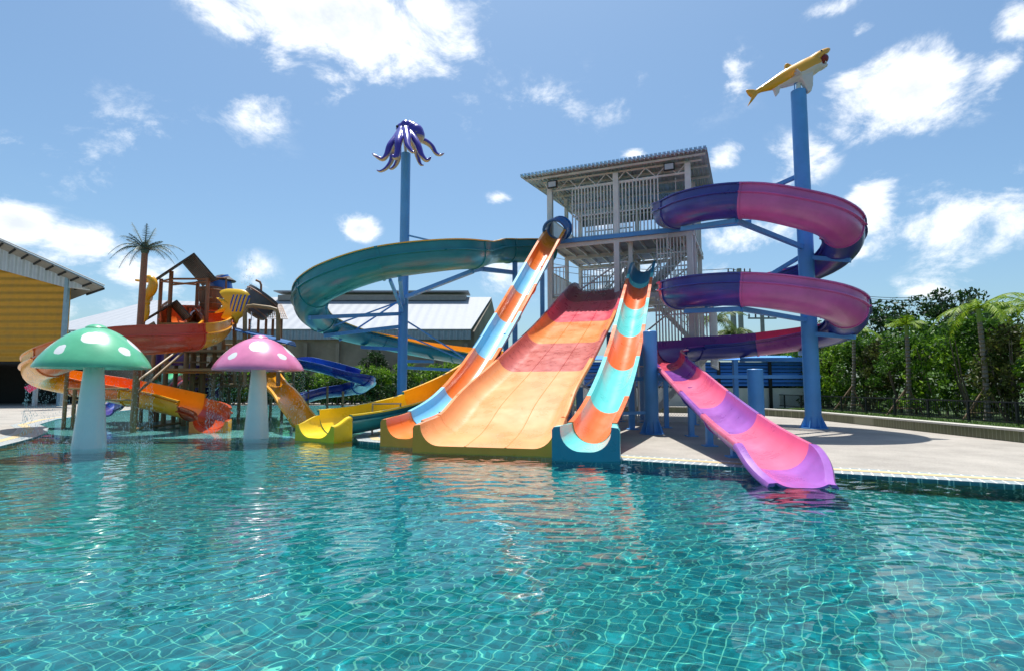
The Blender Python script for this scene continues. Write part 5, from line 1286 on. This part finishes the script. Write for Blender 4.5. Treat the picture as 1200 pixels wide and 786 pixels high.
# foxtail palms behind the fence with timber props
def palm_tree(px_, pybase, pytop, X, seed, label, lean=0, Lf=1.7, n=11, droop=.8, m=LVP, rise=.75):
    Y = X*F/(px_-600)*1.0; base = Vector((X, Y, .38)); top = at(px_+lean, pytop, Y)
    rt = thing('palm_tree', base, label, 'palm', 'slim palms behind the dark fence'); mid = base.lerp(top,.5)+Vector((.04,0,0))
    MB().tube([base, base+UP*.4, mid, top-UP*.5, top], [.15,.11,.095,.085,.05], 12).build('trunk', mat('ringed_palm_trunk', '#8d8272', rough=.8, var=.2, wave=((0,0,1),6,.03), dirt=.2), rt)
    MB().tube([top-UP*.55, top-UP*.1, top+UP*.15], [.085,.095,.04], 10).build('crownshaft', mat('green_crownshaft', '#7f9a3c', rough=.6), rt)
    mb = MB(); palm_fronds(mb, top, n, Lf, .42, droop, rise, seed, .022, nl=20); mb.build('fronds', m, rt, smooth=False)
    return rt, base
p_, b1 = palm_tree(1153,497,362,18.3,41,'tallest slim palm behind the dark fence, held by timber props', lean=-6, Lf=1.9)
p_, b2 = palm_tree(1062,489,381,18.2,42,'short crowned slim palm standing before the middle of the hedge', Lf=.95, n=9, droop=.6)
p_, b3 = palm_tree(997,483,388,18.4,43,'slim palm with one long yellow drooping frond beside the spiral slide', Lf=1.9, n=7, droop=.9, lean=3)
BP = mat('prop_timber', '#6e5a40', rough=.8)
for i, (bb_, lab) in enumerate(((b1,'timber prop frame bracing the tallest slim palm'),(b2,'timber prop frame bracing the short crowned palm'),(b3,'timber prop frame bracing the palm with the yellow frond'))):
    rt = thing('timber_prop', bb_ - Vector((.9,.3,0)), lab, 'prop', 'timber props holding the palms')
    for (dx, dy) in ((-1.3,-.35),(.15,-.7),(-.1,.9)): MB().tube([bb_+Vector((dx,dy,0)), bb_+Vector((0,0,1.35))], .035, 6).build('strut', BP, rt)
    MB().tube([bb_+Vector((-1.0,-.4,.35)), bb_+Vector((.3,-.55,.35))], .03, 6).build('crossbar', BP, rt)
rt = thing('palm_tree', (22.5,24.2,.38), 'palm with long drooping fronds cut off by the right edge of the view', 'palm'); tp = at(1216,362,24.2)
rt.location = (tp.x,24.2,.38); MB().tube([(tp.x,24.2,.38),(tp.x,24.2,tp.z)], [.14,.09], 10).build('trunk', MC['ringed_palm_trunk'], rt); mb = MB(); palm_fronds(mb, tp, 14, 2.1, .5, .95, .85, 44, .022, nl=20); mb.build('fronds', LVP, rt, smooth=False)
# coconut palms far behind the tower
LVC = leafmat('coconut_leaf', '#3d5630', '#7d8f4a')
for (px_, py_, Yp, sd, Lf, lab) in ((836,377,44,51,2.6,'coconut palm crown seen between the tower and the spiral'),(860,392,46,52,2.1,'lower coconut palm crown just right of the taller one behind the spiral')):
    tp = at(px_,py_,Yp); rt = thing('coconut_palm', (tp.x,Yp,.1), lab, 'palm'); MB().tube([(tp.x,Yp,.1),(tp.x+.2,Yp,tp.z*.5),tuple(tp)], [.2,.14,.12], 10).build('trunk', BARK, rt); mb = MB(); palm_fronds(mb, tp, 17, Lf, .75, .8, .75, sd, .035, nl=18); mb.build('fronds', LVC, rt, smooth=False)
# hedge bushes in front of the concrete hall
bh = bush_proto(61,3.4,2.9,220,.12,LV1,'hedge_bush','rounded light green bush in the hedge before the concrete hall','bush','bushes of the hedge before the halls',stems=4)
sp2 = []; x = -26.0; i = 0
while x < -1.5:
    sp2.append((x, 50.2+.4*math.sin(i*1.7), .1, rnd.random()*6, rnd.uniform(.9,1.1), rnd.uniform(1.05,1.3)*(1.0 if x > -14 else .92))); x += 2.35; i += 1
place(bh, sp2)
bs = bush_proto(62,2.6,2.6,200,.12,LV3,'shrub','dark leafy shrub climbing the wall of the concrete hall','bush',None,stems=3); 

q_ = at(438,420,54.5); bs.location = (q_.x,54.5,2.2); bs.scale = (1.0,.8,1.0)
bd = bush_proto(63,3.0,2.4,200,.12,LV3,'low_bush','low dark bush on the far side of the splash pool','bush','dark bushes beyond the splash pool',stems=4)
place(bd, [(-27,49,.1,0,1,1),(-24,48.8,.1,1,1,1.1),(-21,48.9,.1,2,1,1),(-18,48.7,.1,3,1,1.1),(-15,48.9,.1,4,1,.9),(-12,48.6,.1,5,1,1),(-9.3,48.8,.1,2.4,1,1)])
tl_ = tree_proto(64,3.2,3.0,5.0,120,.16,LV3,'broadleaf_tree','small dark treetop beside the yellow warehouse corner','',nC=18); q_ = at(83,384,62); tl_.location = (q_.x,62,.1); tl_.scale = (1.0,1.0,1.0)
# ============================== POLES AND WIRES ==============================
M_cp = mat('concrete_pole', '#9a968e', rough=.8); M_wire = mat('cable', '#2c2c2e', rough=.6)
def cpole(px_, pyt, Y, wpx, label, cross=True):
    t = at(px_, pyt, Y); rt = thing('utility_pole', (t.x,Y,.1), label, 'utility pole'); MB().tube([(t.x,Y,.1),tuple(t)], [wpx*Y/F/2*1.1, wpx*Y/F/2*.9], 10).build('shaft', M_cp, rt)
    if cross:
        MB().box((t.x,Y,t.z-.4),(2.6,.12,.14)).build('crossarm', M_cp, rt, smooth=False)
        mb = MB()
        for dx in (-1.2,-.6,.6,1.2): mb.lathe([(0,.0),(.09,.02),(.05,.1),(.1,.14),(.05,.22),(.09,.26),(0,.4)], (t.x+dx,Y,t.z-.33), 10)
        mb.build('insulator', M_black, rt)
    return t
u1 = cpole(866,315,62,6,'concrete utility pole with a crossarm behind the lower turn of the spiral'); cpole(859,362,48,7,'pale plain pole standing behind the coconut palms', False)
u2 = cpole(893,368,52,5,'utility pole with a crossarm right of the coconut palms'); u3 = cpole(1126,345,80,4,'distant utility pole rising over the hedge trees', True); u4 = at(640,300,66)
def wire(a, b_, sag, label):
    pts = [a.lerp(b_, t/16) - UP*(sag*4*(t/16)*(1-t/16)) for t in range(17)]; o = MB().tube(pts, .035, 5).build('power_line', M_wire, None); tag(o, label, 'cable', 'power lines behind the spiral slide')
for k, dz in enumerate((0,-.35,-.7)):
    wire(u1+Vector((-.9+.9*k,0,dz)), u3+Vector((-.9+.9*k,0,dz)), 1.6, 'thin black power line crossing the sky behind the spiral slide')
    wire(u4+Vector((0,0,-.8*k)), u1+Vector((-.9+.9*k,0,dz)), .8, 'thin black power line crossing the sky behind the spiral slide')
rt = thing('street_lamp', at(905,430,50)*1, 'thin curved street lamp arm behind the spiral pole', 'lamp'); rt.location.z = .1
a = at(906,420,50); MB().tube([(a.x,50,.1), at(906,400,50), at(910,393,50), at(920,389,50), at(938,387,50)], .06, 8).build('shaft', M_cp, rt); MB().ell(at(939,387,50), (.5,.2,.1), 10).build('lamp_head', M_cp, rt)
# ============================== SKY, SUN, CAMERA ==============================
SUN_D = Vector((.03,-.29,-1.0)).normalized()     # direction the light travels
el = math.asin(-SUN_D.z); az = math.atan2(-SUN_D.x, -SUN_D.y)   # clockwise from +Y
wd = bpy.data.worlds.new('World'); scene.world = wd; wd.use_nodes = True; nt = wd.node_tree; N = nt.nodes; L = nt.links
bg = N['Background']; bg.inputs['Strength'].default_value = .105
sky = N.new('ShaderNodeTexSky'); sky.sky_type = 'NISHITA'; sky.sun_disc = False; sky.sun_elevation = el; sky.sun_rotation = az; sky.air_density = 1.0; sky.dust_density = 1.8; sky.ozone_density = 1.0; sky.altitude = 0
tc = N.new('ShaderNodeTexCoord')
def direc(px, py):
    v = (393-py)/F; u = (px-600)/F; return Vector((u, math.cos(TH)-v*math.sin(TH), math.sin(TH)+v*math.cos(TH))).normalized()
clouds = [(430,25,150,78,1.15),(345,18,115,55,1.05),(500,12,80,55,1.0),(385,90,40,34,.6),(300,125,48,42,.5),(270,18,30,26,.6),(330,70,40,40,.5),
 (421,267,26,19,1.0),(405,262,16,12,.6),(583,231,26,12,.8),(18,262,60,40,.95),(90,290,62,34,.9),(150,318,60,24,.8),(10,335,60,30,.5),(200,345,60,20,.45),(100,360,60,20,.4),
 (741,181,20,8,.7),(850,182,24,20,.7),(862,85,26,36,.45),(1065,108,115,58,1.1),(1110,92,60,34,.95),(1165,80,50,36,.9),(1000,95,44,30,.7),(1005,42,22,26,.6),(975,8,38,14,.55),(1190,30,40,34,.8),
 (1022,250,34,50,1.0),(1015,290,48,30,.9),(868,277,62,24,.85),(935,185,50,40,.6),(1150,300,90,40,.55),(1085,342,60,22,.6),(1190,250,50,60,.5),(590,322,30,24,.75),(300,318,30,24,.5),(220,352,40,18,.5),(650,345,40,24,.4),(1190,200,60,40,.3),(110,225,36,16,.25),(700,265,40,18,.3),
 (650,120,200,50,.27),(180,160,160,60,.27),(1120,250,140,70,.42),(760,330,160,50,.36),(60,190,120,50,.4),(-250,120,180,70,.9),(-500,250,160,70,.9),(1450,150,180,80,.9),(1700,260,160,80,.8),(600,-420,200,90,.9),(200,-300,130,60,.8),(1050,-260,150,70,.8)]
nz = N.new('ShaderNodeTexNoise'); nz.inputs['Scale'].default_value = 8; nz.inputs['Detail'].default_value = 9; nz.inputs['Roughness'].default_value = .66; nz.inputs['Distortion'].default_value = .3
mpz = N.new('ShaderNodeMapping'); mpz.inputs['Scale'].default_value = (1,1,1.5); L.new(tc.outputs['Generated'], mpz.inputs['Vector']); L.new(mpz.outputs[0], nz.inputs['Vector'])
prev = None
def M_(op, a, b=None, c=None, clamp=False):
    n = N.new('ShaderNodeMath'); n.operation = op; n.use_clamp = clamp
    for i, x in enumerate((a, b, c)):
        if x is None: continue
        if isinstance(x, (int, float)): n.inputs[i].default_value = x
        else: L.new(x, n.inputs[i])
    return n.outputs[0]
for (px_, py_, rx, ry, st) in clouds:
    d = direc(px_, py_); dr = (direc(px_+4, py_)-direc(px_-4, py_)); du = (direc(px_, py_-4)-direc(px_, py_+4))
    sxx = 8/(rx*dr.length); syy = 8/(ry*du.length); ex = dr.normalized()*sxx; ey = du.normalized()*syy
    a = N.new('ShaderNodeVectorMath'); a.operation = 'DOT_PRODUCT'; a.inputs[1].default_value = ex; L.new(tc.outputs['Generated'], a.inputs[0])
    b2 = N.new('ShaderNodeVectorMath'); b2.operation = 'DOT_PRODUCT'; b2.inputs[1].default_value = ey; L.new(tc.outputs['Generated'], b2.inputs[0])
    f_ = N.new('ShaderNodeVectorMath'); f_.operation = 'DOT_PRODUCT'; f_.inputs[1].default_value = d; L.new(tc.outputs['Generated'], f_.inputs[0])
    ax_ = M_('SUBTRACT', a.outputs['Value'], ex.dot(d)); ay_ = M_('SUBTRACT', b2.outputs['Value'], ey.dot(d))
    q = M_('ADD', M_('MULTIPLY', ax_, ax_), M_('MULTIPLY', ay_, ay_)); q = M_('SQRT', q)
    v = M_('MULTIPLY_ADD', q, -st*.8, st); v = M_('MULTIPLY', v, M_('GREATER_THAN', f_.outputs['Value'], .2)); v = M_('MAXIMUM', v, 0.0)
    prev = v if prev is None else M_('MAXIMUM', prev, v)
dens = M_('ADD', M_('MULTIPLY', prev, 1.15), M_('MULTIPLY_ADD', nz.outputs['Fac'], 2.9, -1.55))
mr = N.new('ShaderNodeMapRange'); mr.interpolation_type = 'SMOOTHSTEP'; mr.inputs['From Min'].default_value = .10; mr.inputs['From Max'].default_value = .85; L.new(dens, mr.inputs['Value'])
gate = M_('MULTIPLY', mr.outputs[0], M_('MULTIPLY', prev, 4.0, clamp=True))
gate = M_('MINIMUM', gate, .97)
# thick parts a little greyer
sh_ = N.new('ShaderNodeMapRange'); sh_.inputs['From Min'].default_value = .55; sh_.inputs['From Max'].default_value = 1.3; L.new(dens, sh_.inputs['Value'])
cc_ = N.new('ShaderNodeMixRGB'); cc_.inputs['Color1'].default_value = (8.0,8.2,8.4,1); cc_.inputs['Color2'].default_value = (5.6,6.0,6.5,1); L.new(sh_.outputs[0], cc_.inputs['Fac'])
mx = N.new('ShaderNodeMixRGB'); L.new(gate, mx.inputs['Fac']); tn = N.new('ShaderNodeMixRGB'); tn.blend_type = 'MULTIPLY'; tn.inputs['Fac'].default_value = 1; tn.inputs['Color2'].default_value = (.69,.88,.96,1); L.new(sky.outputs[0], tn.inputs['Color1']); L.new(tn.outputs[0], mx.inputs['Color1']); L.new(cc_.outputs[0], mx.inputs['Color2']); L.new(mx.outputs[0], bg.inputs['Color'])
sd = bpy.data.lights.new('sun', 'SUN'); sd.energy = 4.0; sd.cycles.is_caustics_light = True; sd.angle = R(.53); sd.color = (1,.965,.91); so = bpy.data.objects.new('sun', sd); COL.objects.link(so); so.rotation_euler = SUN_D.to_track_quat('-Z','Y').to_euler(); so.location = (0,0,30)
cam = bpy.data.cameras.new('camera'); cam.sensor_width = 36; cam.lens = 36*F/1200; cam.clip_end = 3000; cam.clip_start = .05
co = bpy.data.objects.new('camera', cam); COL.objects.link(co); co.location = (0,0,H); co.rotation_euler = (R(90)+TH,0,0); scene.camera = co
vs = scene.view_settings; vs.view_transform = 'Standard'; vs.look = 'None'; vs.gamma = 1; vs.exposure = .58; vs.use_curve_mapping = False
cy_ = scene.cycles; cy_.use_denoising = True; cy_.max_bounces = 10; cy_.transparent_max_bounces = 12; cy_.diffuse_bounces = 3; cy_.glossy_bounces = 4; cy_.sample_clamp_indirect = 4; cy_.caustics_reflective = False; cy_.caustics_refractive = True
